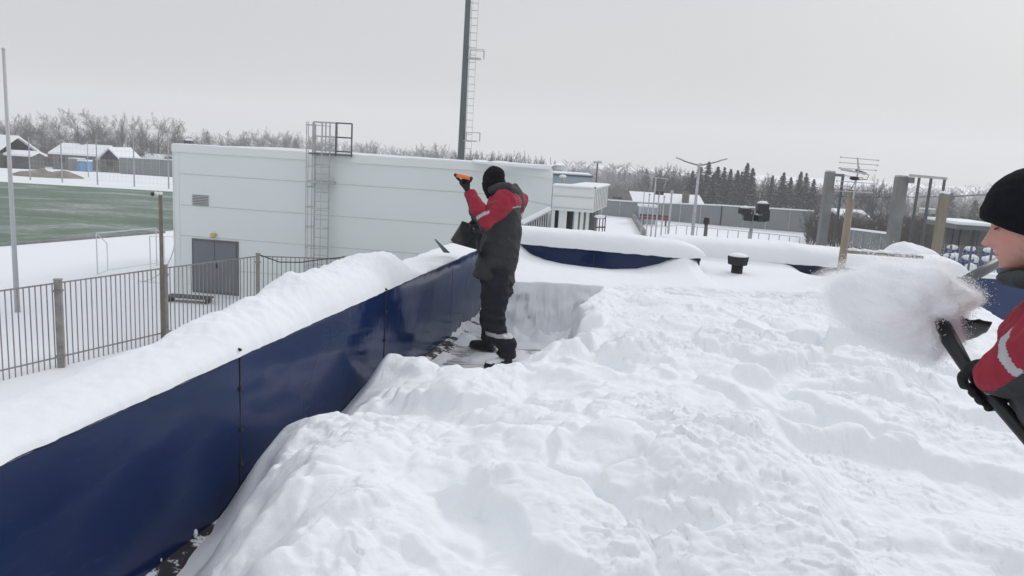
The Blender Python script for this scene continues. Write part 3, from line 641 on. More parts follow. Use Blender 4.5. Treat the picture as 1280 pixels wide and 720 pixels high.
# stair balustrade
st = thing('stair_balustrade', 'snow-topped stair balustrade climbing to the entrance block', 'balustrade', (.6, 22.6, G))
A = at(652, 281, 22.2); B = at(687, 263, 22.7)
MB().bar(A, B, .08, .06).build('handrail', M['galv'], st)
mb = MB(); mb.bar(A+Vector((0, 0, .06)), B+Vector((0, 0, .06)), .14, .09); mb.build('snow_strip', M['snow_far'], st)
mb = MB()
for k_ in range(12): q = A+(B-A)*((k_+.5)/12); mb.bar((q.x, q.y, q.z-1.3), q, .035, .02)
mb.build('balusters', M['galv'], st)
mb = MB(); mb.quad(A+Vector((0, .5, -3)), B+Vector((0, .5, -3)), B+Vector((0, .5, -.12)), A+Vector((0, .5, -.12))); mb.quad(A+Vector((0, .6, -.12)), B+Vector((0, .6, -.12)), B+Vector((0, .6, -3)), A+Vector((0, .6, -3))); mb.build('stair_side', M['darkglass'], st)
# railings by the entrance
rl = thing('yard_railing', 'dark metal railing with snowy tops right of the entrance columns', 'railing', (2.6, 23, G)); mb = MB()
for px in (745, 750, 754, 757): q = at(px, 272, 23.0); mb.bar((q.x, q.y, G), (q.x, q.y, q.z+.05), .03, .03)
a = at(744, 273, 23); b_ = at(757, 273, 23); mb.bar(a, b_, .04, .04); a = at(744, 284, 23); b_ = at(757, 284, 23); mb.bar(a, b_, .04, .04); mb.build('frame', M['log'], rl)
mb = MB(); mb.ball(at(750, 271, 23), .12, 8, 0, (1.5, 1, .5)); mb.build('snow_top', M['snow_far'], rl)
# ------------------------------------------------------------------ floodlight mast
q = at(576, 200, 45); mx, my = q.x, q.y
v = thing('floodlight_mast', 'tall dark tapering floodlight mast with a caged ladder', 'mast', (mx, my, G))
MB().tube([(mx, my, G), (mx, my, 22)], [.22, .10], 12).build('mast', mat('mast_steel', (.085, .10, .105), .6, .3, 1.2, stretch=(1, 1, .3)), v, True)
z = -3.5; ml = MB()
while z < 21:
    mb = MB()
    gap = (at(584, 190, 45).z < z < at(584, 182, 45).z)
    lx = mx+.22
    mb.bar((lx, my, z), (lx+.36, my, z), .03, .03); mb.bar((lx, my, z+.4), (lx+.36, my, z+.4), .03, .03); mb.bar((mx, my, z), (lx, my, z), .03, .03)
    mb.bar((lx, my, z), (lx, my, z+.8), .03, .03); mb.bar((lx+.36, my, z), (lx+.36, my, z+.8), .02, .02); mb.build('ladder_section', M['galv'], v); z += .8
for py in (73, 176):
    zz = at(585, py, 45).z; mb = MB(); mb.box((mx+.50, my, zz), (.75, .7, .06))
    for sx in (.25, 1.03):
        for sy in (-.33, .33): mb.box((mx+sx, my+sy, zz+.25), (.03, .03, .5))
    for sy in (-.33, .33): mb.box((mx+.64, my+sy, zz+.48), (.82, .03, .03))
    mb.build('landing', M['galv'], v)
# ------------------------------------------------------------------ netting poles beyond the pitch
first = None
NP = [(38, 225, 171, 'leftmost'), (78, 228, 174, 'second from the left'), (110.5, 222, 176, 'third from the left, thinnest'), (122, 231, 175, 'fourth from the left'), (168, 233.5, 161, 'fifth from the left, taller'), (211, 236, 164, 'rightmost, next to the white building')]
npos = []
for px, pb, pt, w in NP:
    q = atz(px, pb, G); z = at(px, pt, q.y).z; h = z-G; npos.append((q.x, q.y))
    if first is None:
        first = thing('netting_pole', f'thin grey netting pole behind the pitch, {w}', 'pole', (q.x, q.y, G), 'netting poles behind the pitch')
        MB().tube([(q.x, q.y, G), (q.x, q.y, z)], [.09, .06], 6).build('pole', M['galv'], first); h0 = h
        o = MB().bar((q.x, q.y, z-.05), (q.x+.5, q.y, z-.05), .05, .05).build('bracket', M['galv'], first)
    else:
        o = copy_tree(first, (q.x, q.y, G), f'thin grey netting pole behind the pitch, {w}'); o.scale = (.6 if px == 110.5 else 1, 1, h/h0)
mb = MB(); pp = [npos[i] for i in (0, 1, 3, 4, 5)]; pp.append((pp[-1][0]+6, pp[-1][1]+2))
for (x0, y0), (x1, y1_) in zip(pp[:-1], pp[1:]):
    for z in np.arange(G+.5, G+4.9, .55): mb.tube([(x0, y0, z), ((x0+x1)/2, (y0+y1_)/2, z-.06), (x1, y1_, z)], .007, 3)
    for k_ in range(1, 9): t_ = k_/9; mb.tube([(x0+(x1-x0)*t_, y0+(y1_-y0)*t_, G+.4), (x0+(x1-x0)*t_, y0+(y1_-y0)*t_, G+4.9)], .006, 3)
tag(mb.build('ball_netting', M['galv']), 'faint ball-stop netting strung between the thin poles behind the pitch', 'netting')
# dirt pile
u = np.linspace(0, 1, 30); A_, B_ = np.meshgrid(u*2*np.pi, u); q = atz(52, 221, G)
rr = B_; hx = q.x+rr*4.6*np.cos(A_); hy = q.y+rr*2.5*np.sin(A_)+1; hz = G-.1+1.25*(1-rr)**.8*(.7+.9*(fbm(hx*.5, hy*.5, 7, 3)+.3))
tag(np_mesh('dirt_pile', np.stack([hx, hy, hz], -1).reshape(-1, 3), grid_faces(30, 30), M['dirt']), 'low brown dirt pile beyond the pitch', 'dirt pile')
# ------------------------------------------------------------------ houses left
def gable(name, label, px0, px1, pyr, pye, pyb, Y, dep, wallm, over=.5, chim=None, rot=0, ridge='x', roofm=None, part_y=None):
    a = at(px0, pyb, Y); b_ = at(px1, pyb, Y); xc = (a.x+b_.x)/2; w = b_.x-a.x; zr = at((px0+px1)/2, pyr, Y).z; ze = at((px0+px1)/2, pye, Y).z; zb2 = min(at((px0+px1)/2, pyb, Y).z, gz(xc, Y)+.2)-.5
    v = thing(name, label, 'house', (xc, Y, zb2)); C_ = Vector((xc, Y, 0)); mb = MB()
    ax = Vector((1, 0, 0)) if ridge == 'x' else Vector((0, 1, 0)); ay = Vector((0, 1, 0)) if ridge == 'x' else Vector((-1, 0, 0))
    hl, hd = (w/2, dep/2) if ridge == 'x' else (dep/2, w/2)
    P_ = lambda i_, j_, z: C_+ax*i_+ay*j_+Vector((0, 0, z))
    mb.hexa([P_(-hl+over, -hd+over, zb2), P_(hl-over, -hd+over, zb2), P_(hl-over, hd-over, zb2), P_(-hl+over, hd-over, zb2), P_(-hl+over, -hd+over, ze), P_(hl-over, -hd+over, ze), P_(hl-over, hd-over, ze), P_(-hl+over, hd-over, ze)])
    for s_ in (-1, 1):
        e = s_*(hl-over); mb.tri(P_(e, -hd+over, ze), P_(e, hd-over, ze), P_(e, 0, zr-.25)); mb.tri(P_(e, hd-over, ze), P_(e, -hd+over, ze), P_(e, 0, zr-.25))
    mb.build('wall', wallm, v)
    for s_ in (-1, 1):
        mb = MB(); t_ = .3
        mb.hexa([P_(-hl, s_*hd, ze-.3), P_(hl, s_*hd, ze-.3), P_(hl, 0, zr-t_), P_(-hl, 0, zr-t_), P_(-hl, s_*hd, ze), P_(hl, s_*hd, ze), P_(hl, 0, zr), P_(-hl, 0, zr)]); mb.build('roof', roofm or M['snow_far'], v)
    for t_ in ((.25, .6, .8) if w > 5 else (.5,)):
        q = P_(-hl+2*hl*t_, -hd+over-.03, (zb2+ze)/2+.6) if ridge == 'x' else Vector((xc-w/2+w*t_, Y-dep/2+over-.03, (zb2+ze)/2+.6))
        mb = MB(); mb.box(q, (1.1, .06, 1.2)); mb.build('window', M['darkglass'], v)
    if chim:
        q = at(chim[0], chim[1], Y); mb = MB(); mb.box((q.x, Y, (q.z+zr-1)/2), (.9, .9, q.z-zr+1.3)); mb.build('chimney', M['brick'], v)
    return v
gable('cottage', 'snow-roofed cottage cut by the left frame edge below the trees', -28, 25, 168, 190, 206, 120, 12, M['plaster'], ridge='x')
gable('open_shed', 'low flat-looking shed with a snowy roof beside the left cottage', 15, 50, 188, 192.5, 204, 118, 4, M['log'], over=.3)
gable('cottage', 'long dark cottage with a snowy roof left of the blue cabin', 80, 140, 180, 192, 208, 150, 10, M['brick'], chim=(104, 178))
gable('cottage', 'small cottage with a dark gable end right of the blue cabin', 135, 166, 184, 199, 214, 140, 8, M['brick'], ridge='y')
gable('cottage', 'distant low snowy roof above the grey sheet fence at left', 186, 212, 192.5, 197, 206, 170, 8, M['plaster'])
a = at(86, 210, 132); v = thing('container', 'grey metal container standing left of the blue cabin', 'container', (a.x+1.2, 132, gz(a.x, 132))); z = at(92, 198.5, 132).z; zb2 = gz(a.x, 132)-.2
b_ = at(99, 210, 132); mb = MB(); mb.box(((a.x+b_.x)/2, 133, (z+zb2)/2), (b_.x-a.x, 2.3, z-zb2)); mb.build('body', M['fence_sheet'], v); MB().box(((a.x+b_.x)/2, 133, z+.07), (b_.x-a.x, 2.3, .13)).build('snow_top', M['snow_far'], v)
MB().bar(((a.x+b_.x)/2, 131.83, zb2), ((a.x+b_.x)/2, 131.83, z-.1), .06, .04).build('door_bar', M['galv_dark'], v)
a = at(98, 212, 130); b_ = at(111, 212, 130); xc = (a.x+b_.x)/2; z = at(104, 201.5, 130).z; zb2 = gz(xc, 130)-.3; v = thing('toilet_cabin', 'bright blue plastic cabin between the cottages', 'cabin', (xc, 130, zb2))
mb = MB(); mb.box((xc, 130.5, (z+zb2)/2), (b_.x-a.x, 1.3, z-zb2)); mb.build('body', M['toilet'], v); MB().box((xc-.1, 129.82, (z+zb2)/2), (.75, .05, z-zb2-.4)).build('door', mat('toilet_door', (.14, .34, .58), .5, .05), v)
MB().box((xc, 130.5, z+.12), (b_.x-a.x+.1, 1.4, .24)).build('snow_top', M['snow_far'], v)
# sheet fences
def sheet_fence(label, pts, ytop, seam=1.9, m_=None):
    v = thing('sheet_fence', label, 'fence', pts[0][:2]+(gz(*pts[0][:2]),))
    for (x0, y0, z0, t0), (x1, y1_, z1_, t1) in zip(pts[:-1], pts[1:]):
        mb = MB(); mb.hexa([(x0, y0, z0), (x1, y1_, z1_), (x1, y1_+.06, z1_), (x0, y0+.06, z0), (x0, y0, t0), (x1, y1_, t1), (x1, y1_+.06, t1), (x0, y0+.06, t0)]); mb.build('sheeting', m_ or M['fence_sheet'], v)
        L = math.hypot(x1-x0, y1_-y0); k_ = int(L/seam)
        for i in range(k_+1): t_ = i/max(k_, 1); MB().bar((x0+(x1-x0)*t_, y0+(y1_-y0)*t_-.05, z0+(z1_-z0)*t_), (x0+(x1-x0)*t_, y0+(y1_-y0)*t_-.05, t0+(t1-t0)*t_), .09, .04, up=(0, 1, 0)).build('seam_post', M['galv'], v)
        mb = MB(); mb.bar((x0, y0, t0+.05), (x1, y1_, t1+.05), .25, .12); mb.build('snow_strip', M['snow_far'], v)
def fp(px, pt, pb, Y): a = at(px, pb, Y); b_ = at(px, pt, Y); return (a.x, Y, a.z-.3, b_.z)
sheet_fence('grey sheet fence at left between the cottages and the white building', [fp(150, 197, 216, 116), fp(232, 201, 222, 108)], 0)
sheet_fence('long grey sheet fence across the snow before the spruce trees', [fp(748, 249.5, 268, 84), fp(800, 253, 272, 82), fp(900, 257, 281, 79), fp(1014, 264, 291, 76)], 0)
sheet_fence('weathered grey boundary fence between the rear block and the long sheet fence', [fp(700, 245, 262, 70), fp(752, 249, 266, 68)], 0)
sheet_fence('short grey mesh-like fence behind the antenna post', [fp(1056, 286, 300, 52), fp(1112, 293, 312, 46)], 0, 1.2, mat('mesh_grey', (.17, .185, .19), .7, .3, 3))
# houses right
gable('cottage', 'wide house with a long snowy roof behind the grey sheet fence', 778, 872, 241, 257, 266, 100, 11, M['brick'], chim=None)
q = at(857, 247, 97); v = MB().box((q.x, 97, q.z), (.75, .75, 1.5)).build('chimney_stack', M['brick']); tag(v, 'dark chimney stack rising from the long snowy roof', 'chimney')
gable('shed', 'dark log shed with a rounded snowy roof right of the rear block', 748, 784, 236, 247, 258, 92, 8, M['log'], roofm=M['log'])
gable('cottage', 'snow-covered house roof behind the antenna post', 1036, 1074, 261, 274, 290, 80, 8, M['plaster'])
gable('cottage', 'low snowy house seen through the tall steel frame', 1138, 1170, 280, 288, 298, 85, 8, M['plaster'])
q = at(1068, 285, 70); xx = q.x; mb = MB(); mb.ball((xx, 70, at(1068, 288, 70).z), 1.25, 16, 0, (1, 1, 1.35)); tag(mb.build('rounded_tank', M['concrete'], smooth=True), 'rounded grey storage tank between the antenna post and the grey mesh fence', 'tank')
# red car shape behind the poles
a = at(800, 274, 74); b_ = at(836, 276, 74); v = thing('maroon_bench', 'long maroon bench before the grey sheet fence', 'bench', (a.x, 74, G))
MB().box(((a.x+b_.x)/2, 74, at(818, 273, 74).z), (b_.x-a.x, .5, .20)).build('seat', M['maroon'], v); MB().box(((a.x+b_.x)/2, 74.3, at(818, 270, 74).z), (b_.x-a.x, .08, .22)).build('backrest', M['maroon'], v)
for t_ in (.1, .9): MB().box((a.x+(b_.x-a.x)*t_, 74, G+.3), (.1, .45, .7)).build('leg', M['galv_dark'], v)
a = at(800, 262, 76); b_ = at(819, 262, 76); z = at(809, 258, 76).z; zb2 = G
v = thing('kiosk', 'small pale green kiosk with snowy roof behind the maroon bench', 'kiosk', (a.x, 76, G)); mb = MB(); mb.box(((a.x+b_.x)/2, 76, (z+zb2)/2), (b_.x-a.x, 1.5, z-zb2)); mb.build('body', M['teal'], v); MB().box(((a.x+b_.x)/2, 76, z+.08), (b_.x-a.x+.3, 1.8, .22)).build('snow_top', M['snow_far'], v)
# curved hoop railing
v = thing('hoop_railing', 'low curved railing round the snowy field before the grey sheet fence', 'railing', (20, 62, G)); pts = []
for px in range(846, 1012, 13):
    Yr = 64+(px-846)*-.03+ (0 if px > 850 else 0); q = at(px, 281, Yr); pts.append(Vector((q.x, Yr, G+1.0)))
first_pts = [Vector((pts[0].x-1.2, pts[0].y-1.6, G+1.0)), Vector((pts[0].x-1.5, pts[0].y-4.5, G+1.0))]
pts = first_pts[::-1]+pts; mb = MB(); mb.tube(pts, .03, 5); mb.build('top_rail', M['galv'], v)
for p_ in pts: MB().bar((p_.x, p_.y, G), p_, .06, .06).build('post', M['galv'], v)
mb = MB(); qa = atz(805, 296, G); qb = atz(788, 268, G); mb.bar((qa.x, qa.y, G+.25), (qb.x, qb.y, G+.25), .25, .6)
tag(mb.build('low_kerb_wall', M['concrete']), 'low dark kerb wall running beside the snowy path', 'wall')
# shed door frame etc. poles in the yard
def pole(label, px, pyt, Y, r0, r1, m_, name='yard_pole', cat='pole', group=None, arms=None):
    q = at(px, pyt, Y); v = thing(name, label, cat, (q.x, q.y, G), group)
    MB().tube([(q.x, q.y, G), (q.x, q.y, q.z)], [r0, r1], 8).build('pole', m_, v, True)
    return v, q
for px, pyt, Y, r_, w in ((812, 243, 55, .05, 'leftmost of the thin row'), (820, 222, 55, .06, 'second and tallest of the thin row'), (830.5, 246, 50, .05, 'third of the thin row'), (840, 240, 50, .075, 'rightmost of the thin row, before the snowy roof'), (805.5, 240, 57, .04, 'faint one at the far left of the thin row')):
    v, q = pole(f'slim grey yard pole, {w}', px, pyt, Y, r_, r_*.8, M['galv'])
    if px == 820:
        mb = MB(); mb.bar(q, q+Vector((-1.0, 0, .25)), .07, .06); mb.bar(q, q+Vector((.9, 0, -.05)), .07, .06); mb.build('lamp_arm', M['galv'], v)
    else: MB().ball((q.x, q.y, q.z), r_*1.6, 6).build('cap', M['galv'], v)
v, q = pole('street lamp with two wide arms spread in a V before the spruces', 874, 207, 36, .10, .06, M['galv'], 'street_lamp', 'street lamp')
a = at(845, 197, 36); b_ = at(909, 198.5, 36)
for e in (a, b_):
    mid = q+(e-q)*.55+Vector((0, 0, -.03)); mb = MB(); mb.tube([q, mid, e], [.035, .03, .025], 6); mb.build('arm', M['galv_dark'], v)
    mb = MB(); f_ = q+(e-q)*.72; mb.bar(f_, e, .10, .055); mb.build('lamp_head', M['galv'], v)
MB().ball(q, .11, 8).build('joint', M['galv'], v, True)
v, q = pole('distant street lamp with a flat head above the rear block', 747, 203, 50, .08, .05, M['galv_dark'], 'street_lamp', 'street lamp')
mb = MB(); mb.box(q, (.55, .3, .12)); mb.build('lamp_head', M['galv'], v); mb = MB(); mb.box(q+Vector((.1, 0, .1)), (.3, .25, .08)); mb.build('snow_top', M['snow_far'], v)
v, q = pole('short post with a dark round head behind the snow pillow', 883, 279, 22, .05, .05, M['galv_dark'], 'post', 'post')
mb = MB(); mb.ball(q+Vector((0, 0, .04)), .095, 10, 0, (1, 1, 1.1)); mb.tube([q+Vector((0, 0, .1)), q+Vector((0, 0, .16))], .08, 8); mb.build('head', M['black'], v, True)
# floodlight cluster
v, q = pole('pole with black floodlights heaped with snow', 941, 268, 22, .055, .05, M['galv'], 'floodlight_pole', 'floodlight pole')
mb = MB(); a = at(925, 268, 22); b_ = at(960, 270, 22); mb.bar(a+Vector((.05, 0, 0)), b_, .05, .05); mb.bar(q, at(941, 262, 22), .06, .06); mb.build('crossbar', M['galv_dark'], v)
for px, py, w, h, t_ in ((931, 264, .28, .17, .25), (934.5, 271.5, .24, .20, -.1), (953, 259, .32, .20, 0), (953.5, 265, .32, .14, .1), (950, 273, .28, .18, .3), (957, 272, .2, .2, -.2)):
    q = at(px, py, 21.9); fl = MB().box(q, (w, .28, h), t_).build('floodlight', M['black'], v, bevel=.02)
    mb = MB(); mb.ball(q+Vector((0, 0, h/2+.02)), w*.5, 10, 0, (1, .75, .38)); mb.build('snow_top', M['snow_far'], fl, True)
mb = MB(); q0 = at(956, 268, 30)
# speakers on the thin pole behind the house
q = at(824, 241, 60); v, q = pole('slim pole with a dark pair of lamps in front of the snowy roof', 824, 241, 60, .06, .05, M['galv'], 'floodlight_pole', 'floodlight pole')
for sx in (-.2, .2):
    MB().box(q+Vector((sx, 0, 0)), (.26, .3, .3)).build('floodlight', M['black'], v)
# ------------------------------------------------------------------ columns and frames at right
def pillar(label, px0, py0, px1, py1, w, Y, m_=None):
    a = at(px1, py1, Y); b_ = at(px0, py0, Y); xc = (a.x+b_.x)/2; v = thing('concrete_pillar', label, 'pillar', (xc, Y, G))
    mb = MB(); mb.box((xc, Y, (G+b_.z)/2), (w, w, b_.z-G)); mb.build('shaft', m_ or M['concrete'], v, bevel=.012)
    MB().box((xc, Y, b_.z+.012), (w-.02, w-.02, .02)).build('cap_plate', M['galv'], v)
    mb = MB(); mb.ball((xc, Y, b_.z+.02), w*.5, 8, 0, (1, 1, .3)); mb.build('snow_top', M['snow_far'], v, True); return v, b_
v, b_ = pillar('grey concrete pillar left of the antenna post', 1038, 215, 1027, 300, .155, 14.5)
mb = MB(); q = at(1054, 218, 14.9); mb.bar((b_.x, 14.6, b_.z-.05), (q.x, 14.9, b_.z-.05), .05, .05); mb.bar((q.x, 14.9, G), (q.x, 14.9, b_.z-.03), .04, .04); mb.build('side_frame', M['galv_dark'], v)
v, b_ = pillar('thick grey concrete pillar with a snowy top right of the antenna post', 1127, 221, 1116, 300, .18, 13.5)
mb = MB(); q = at(1135, 225, 13.45); mb.box((q.x, 13.4, q.z), (.10, .16, .10)); mb.build('bracket', M['concrete'], v)
v = thing('steel_frame', 'open steel portal frame right of the thick pillar', 'frame', (8, 13.8, G)); zt = at(1150, 220, 13.9).z
xs_ = [at(px, 230, 13.9).x for px in (1136, 1148, 1163, 1180)]
mb = MB(); mb.bar((xs_[0], 13.9, zt), (xs_[3]+.03, 13.9, zt-.02), .06, .045); mb.build('top_bar', M['galv'], v)
for x in xs_[1:]: MB().bar((x, 13.9, G), (x, 13.9, zt-.03), .036, .036).build('upright', M['galv_dark'], v)
q = at(1181, 243, 12.6); v = thing('timber_post', 'square weathered timber post right of the steel frame', 'post', (q.x, 12.6, G)); mb = MB(); mb.box((q.x, 12.6, (G+q.z)/2), (.115, .115, q.z-G)); mb.build('post', mat('timber_pale', (.235, .21, .16), .85, .25, 5, stretch=(1, 1, .15)), v); MB().box((q.x, 12.6, q.z+.035), (.12, .12, .035)).build('snow_top', M['snow_far'], v)
v, q = pole('lamp pole with two white heads seen inside the steel frame', 1159, 264, 38, .06, .05, M['galv_dark'], 'street_lamp', 'street lamp')
for sx in (-.2, .2): MB().box(q+Vector((sx, 0, 0)), (.28, .25, .2)).build('lamp_head', M['galv'], v); MB().box(q+Vector((sx, 0, .12)), (.28, .25, .06)).build('snow_top', M['snow_far'], v)
# antenna
A = atz(1050, 345, .64); B = at(1065, 237, A.y)
v = thing('antenna_post', 'round weathered wooden post that carries the television antenna', 'post', (A.x, A.y, 0))
MB().tube([(A.x, A.y, 0), (A.x+.0, A.y, .6), (B.x, B.y, B.z)], [.054, .051, .044], 12).build('pole', M['wood'], v, True)
B = Vector((B.x, B.y, B.z)); v = thing('tv_antenna', 'thin-rod television antenna on top of the wooden post', 'antenna', B)
MB().tube([B+Vector((.0, -.06, -.12)), B+Vector((.015, -.06, .15)), B+Vector((.03, -.06, .30))], .011, 6).build('mast', M['aluminium'], v)
for k_, (xa, ya, xb, yb2) in enumerate(((1051, 196.5, 1098, 200.5), (1050, 203, 1097, 206.5), (1049, 210, 1095, 213), (1046, 226, 1092, 229.5), (1044.5, 232, 1091, 235.5), (1044, 238.5, 1090, 241), (1056, 219.5, 1078, 222.5))):
    a = at(xa, ya, B.y-.05-.04*(k_ % 3)); b_ = at(xb, yb2, B.y+.06-.04*(k_ % 3)); mb = MB(); mb.tube([a, b_], .0055, 6); mb.ball(a, .013, 6); mb.ball(b_, .013, 6); mb.build('element_rod', M['aluminium'], v)
mb = MB(); mb.tube([at(1050, 210, B.y-.3), at(1060, 213.5, B.y-.2), at(1083, 217, B.y)], .012, 6); mb.tube([at(1072, 197, B.y), at(1073, 212, B.y)], .010, 6); mb.build('boom', M['galv'], v)
mb = MB(); mb.bar(at(1052, 211.5, B.y), at(1064, 214, B.y), .05, .025); mb.bar(at(1070, 213, B.y), at(1081, 217, B.y), .05, .03); mb.build('amplifier_box', M['galv_dark'], v)
mb = MB(); mb.ball(at(1068, 223, B.y-.05), .065, 10, 0, (1, 1, .42)); mb.build('rotor_disc', M['black'], v, True)
mb = MB(); mb.tube([at(1080, 216, B.y), at(1086, 219, B.y), at(1084, 224, B.y), at(1070, 225, B.y), at(1064, 236, B.y-.06)], .005, 5); mb.build('cable_loop', M['cable'], v)
# boards beside the post
def board(label, a, b_, w, h, m_=M['wood_grey'], snow=True):
    v = thing('timber_rail', label, 'board', a); MB().bar(a, b_, w, h).build('board', m_, v)
    mb = MB(); n_ = 14
    for i in range(n_):
        t_ = (i+.5)/n_; q = a+(b_-a)*t_; mb.ball(q+Vector((0, .03, h/2+.0)), (b_-a).length/n_*.9, 8, 0, (1, .8, .42+.25*math.sin(i*2.3)))
    if snow: mb.build('snow_strip', M['snow_soft'], v, True)
Y0 = A.y+.02
board('upper grey board running right from the antenna post under snow', at(1058, 314.5, Y0+.05), at(1152, 321.5, Y0+.05), .10, .035)
board('lower grey board at the foot of the antenna post', at(1049, 346, Y0-.1), at(1150, 354, Y0-.1), .12, .022)
mb = MB(); mb.bar(at(1112, 298, 11.6), at(1235, 236, 24), .012, .012)
# overhead wires
for k_, (a, b_) in enumerate(((at(1000, 243, 60), at(1180, 246, 50)), (at(1180, 246, 14), at(1300, 231, 26)))):
    mb = MB(); m_ = (a+b_)/2-Vector((0, 0, .12)); mb.tube([a, m_, b_], .022 if k_ == 0 else .012, 4)
    tag(mb.build('overhead_wire', M['cable']), ('faint overhead wire crossing behind the pillars', 'dark overhead wire from the timber post towards the right worker')[k_], 'wire')
# shelter, stand and fence at the right
q0 = at(1176, 281, 36); q1 = at(1262, 286, 34); zt = at(1210, 281, 35).z
v = thing('open_shelter', 'dark open shelter with a flat snowy roof before the right worker', 'shelter', ((q0.x+q1.x)/2, 36, G))
mb = MB(); mb.box(((q0.x+q1.x)/2, 36, zt-.1), (q1.x-q0.x, 3, .2), -.05); mb.build('roof', M['galv_dark'], v); MB().box(((q0.x+q1.x)/2, 36, zt+.07), (q1.x-q0.x-.1, 2.9, .13), -.05).build('roof_snow', M['snow_far'], v)
for px, w in ((1183, .3), (1192, .26), (1203, .4), (1217, .12), (1226, .5), (1243, .2), (1256, .3)):
    q = at(px, 300, 36); MB().box((q.x, 36, (G+zt-.2)/2), (w, .3, zt-.2-G-.01)).build('column', M['log'], v)
def seats(label, pxa, pxb, py, Y, drop=.75):
    a = at(pxa, py, Y); b_ = at(pxb, py+ (pxb-pxa)*.06, Y-.6); v = thing('seat_row', label, 'seats', (a.x, a.y, G), 'blue grandstand seats'); n_ = int((b_-a).length/.5); mb = MB(); ms = MB()
    MB().hexa([(a.x, a.y, G), (b_.x, b_.y, G), (b_.x, b_.y+.7, G), (a.x, a.y+.7, G), (a.x, a.y, a.z-drop), (b_.x, b_.y, a.z-drop), (b_.x, b_.y+.7, a.z-drop), (a.x, a.y+.7, a.z-drop)]).build('riser', M['concrete'], v)
    for i in range(n_):
        q = a+(b_-a)*((i+.5)/n_); s_ = MB(); s_.box((q.x, q.y+.45, a.z-.35), (.43, .05, .7)); s_.box((q.x, q.y+.2, a.z-.45), (.43, .42, .06)); s_.build('seat', M['blue_seat'], v, bevel=.015)
        ms.ball((q.x, q.y+.2, a.z-.36), .23, 8, 0, (1, 1, .9+.4*random.random())); ms.ball((q.x, q.y+.45, a.z+.02), .22, 8, 0, (1, .5, .45))
    ms.build('seat_snow', M['snow_far'], v, True)
seats('upper row of snow-heaped blue stadium seats behind the thrown snow', 1188, 1280, 311, 27)
seats('lower row of snow-heaped blue stadium seats behind the thrown snow', 1184, 1280, 322, 25.5)
v = thing('mesh_fence', 'thin mesh fence with tall posts in front of the blue stadium seats', 'fence', (12, 24, G)); mb = MB(); zf = at(1200, 307, 24).z
for px in range(1176, 1290, 13): q = at(px, 307, 24); MB().bar((q.x, 24, G), (q.x, 24, zf), .05, .05).build('post', M['galv_dark'], v)
a = at(1176, 307, 24); b_ = at(1289, 307, 24)
for z in np.arange(G+.1, zf, .12): mb.bar((a.x, 24, z), (b_.x, 24, z), .006, .006)
x = a.x
while x < b_.x: mb.bar((x, 24, G), (x, 24, zf), .006, .006); x += .12
mb.build('mesh', M['galv'], v)
a = at(1205, 366, 20); b_ = at(1290, 370, 20); z = at(1240, 347, 20).z
v = thing('barrier_wall', 'dark blue barrier with snow on top beyond the right roof edge', 'barrier', (a.x, 20, G)); mb = MB(); mb.box(((a.x+b_.x)/2, 20, (z+G)/2), (b_.x-a.x+1, .15, z-G)); mb.build('panel', mat('barrier_blue', (.008, .026, .10), .6, .2, 2), v); MB().box(((a.x+b_.x)/2, 20, z+.05), (b_.x-a.x+1, .35, .12)).build('snow_strip', M['snow_far'], v)
mb = MB(); mb.tube([at(1208, 350, 9), at(1228, 339, 9.1), at(1258, 322, 9.3)], .062, 8)
v = tag(mb.build('grey_pipe', M['galv_dark'], smooth=True), 'dark grey slanting pipe between the thrown snow and the right worker\'s chin', 'pipe')
# ------------------------------------------------------------------ trees
def seg_mesh(name, segs, m_, parent=None, n=3):
    a = np.array([s_[0] for s_ in segs], dtype=np.float32); b_ = np.array([s_[1] for s_ in segs], dtype=np.float32)
    ra = np.array([s_[2] for s_ in segs])[:, None]; rb = np.array([s_[3] for s_ in segs])[:, None]
    d = b_-a; d /= np.linalg.norm(d, axis=1, keepdims=True)+1e-9
    u = np.where(np.abs(d[:, 2:3]) < .9, np.array([[0, 0, 1.]]), np.array([[1., 0, 0]])); x = np.cross(d, u); x /= np.linalg.norm(x, axis=1, keepdims=True)+1e-9; y = np.cross(d, x)
    ring = []
    for P_, r_ in ((a, ra), (b_, rb)):
        for j in range(n): t_ = 2*math.pi*j/n; ring.append(P_+(x*math.cos(t_)+y*math.sin(t_))*r_)
    V = np.stack(ring, 1).reshape(-1, 3); k_ = np.arange(len(segs))[:, None]*2*n
    Fq = np.concatenate([k_+np.array([[j, (j+1) % n, (j+1) % n+n, j+n]]) for j in range(n)], 0)
    return np_mesh(name, V, Fq, m_, parent, smooth=False)
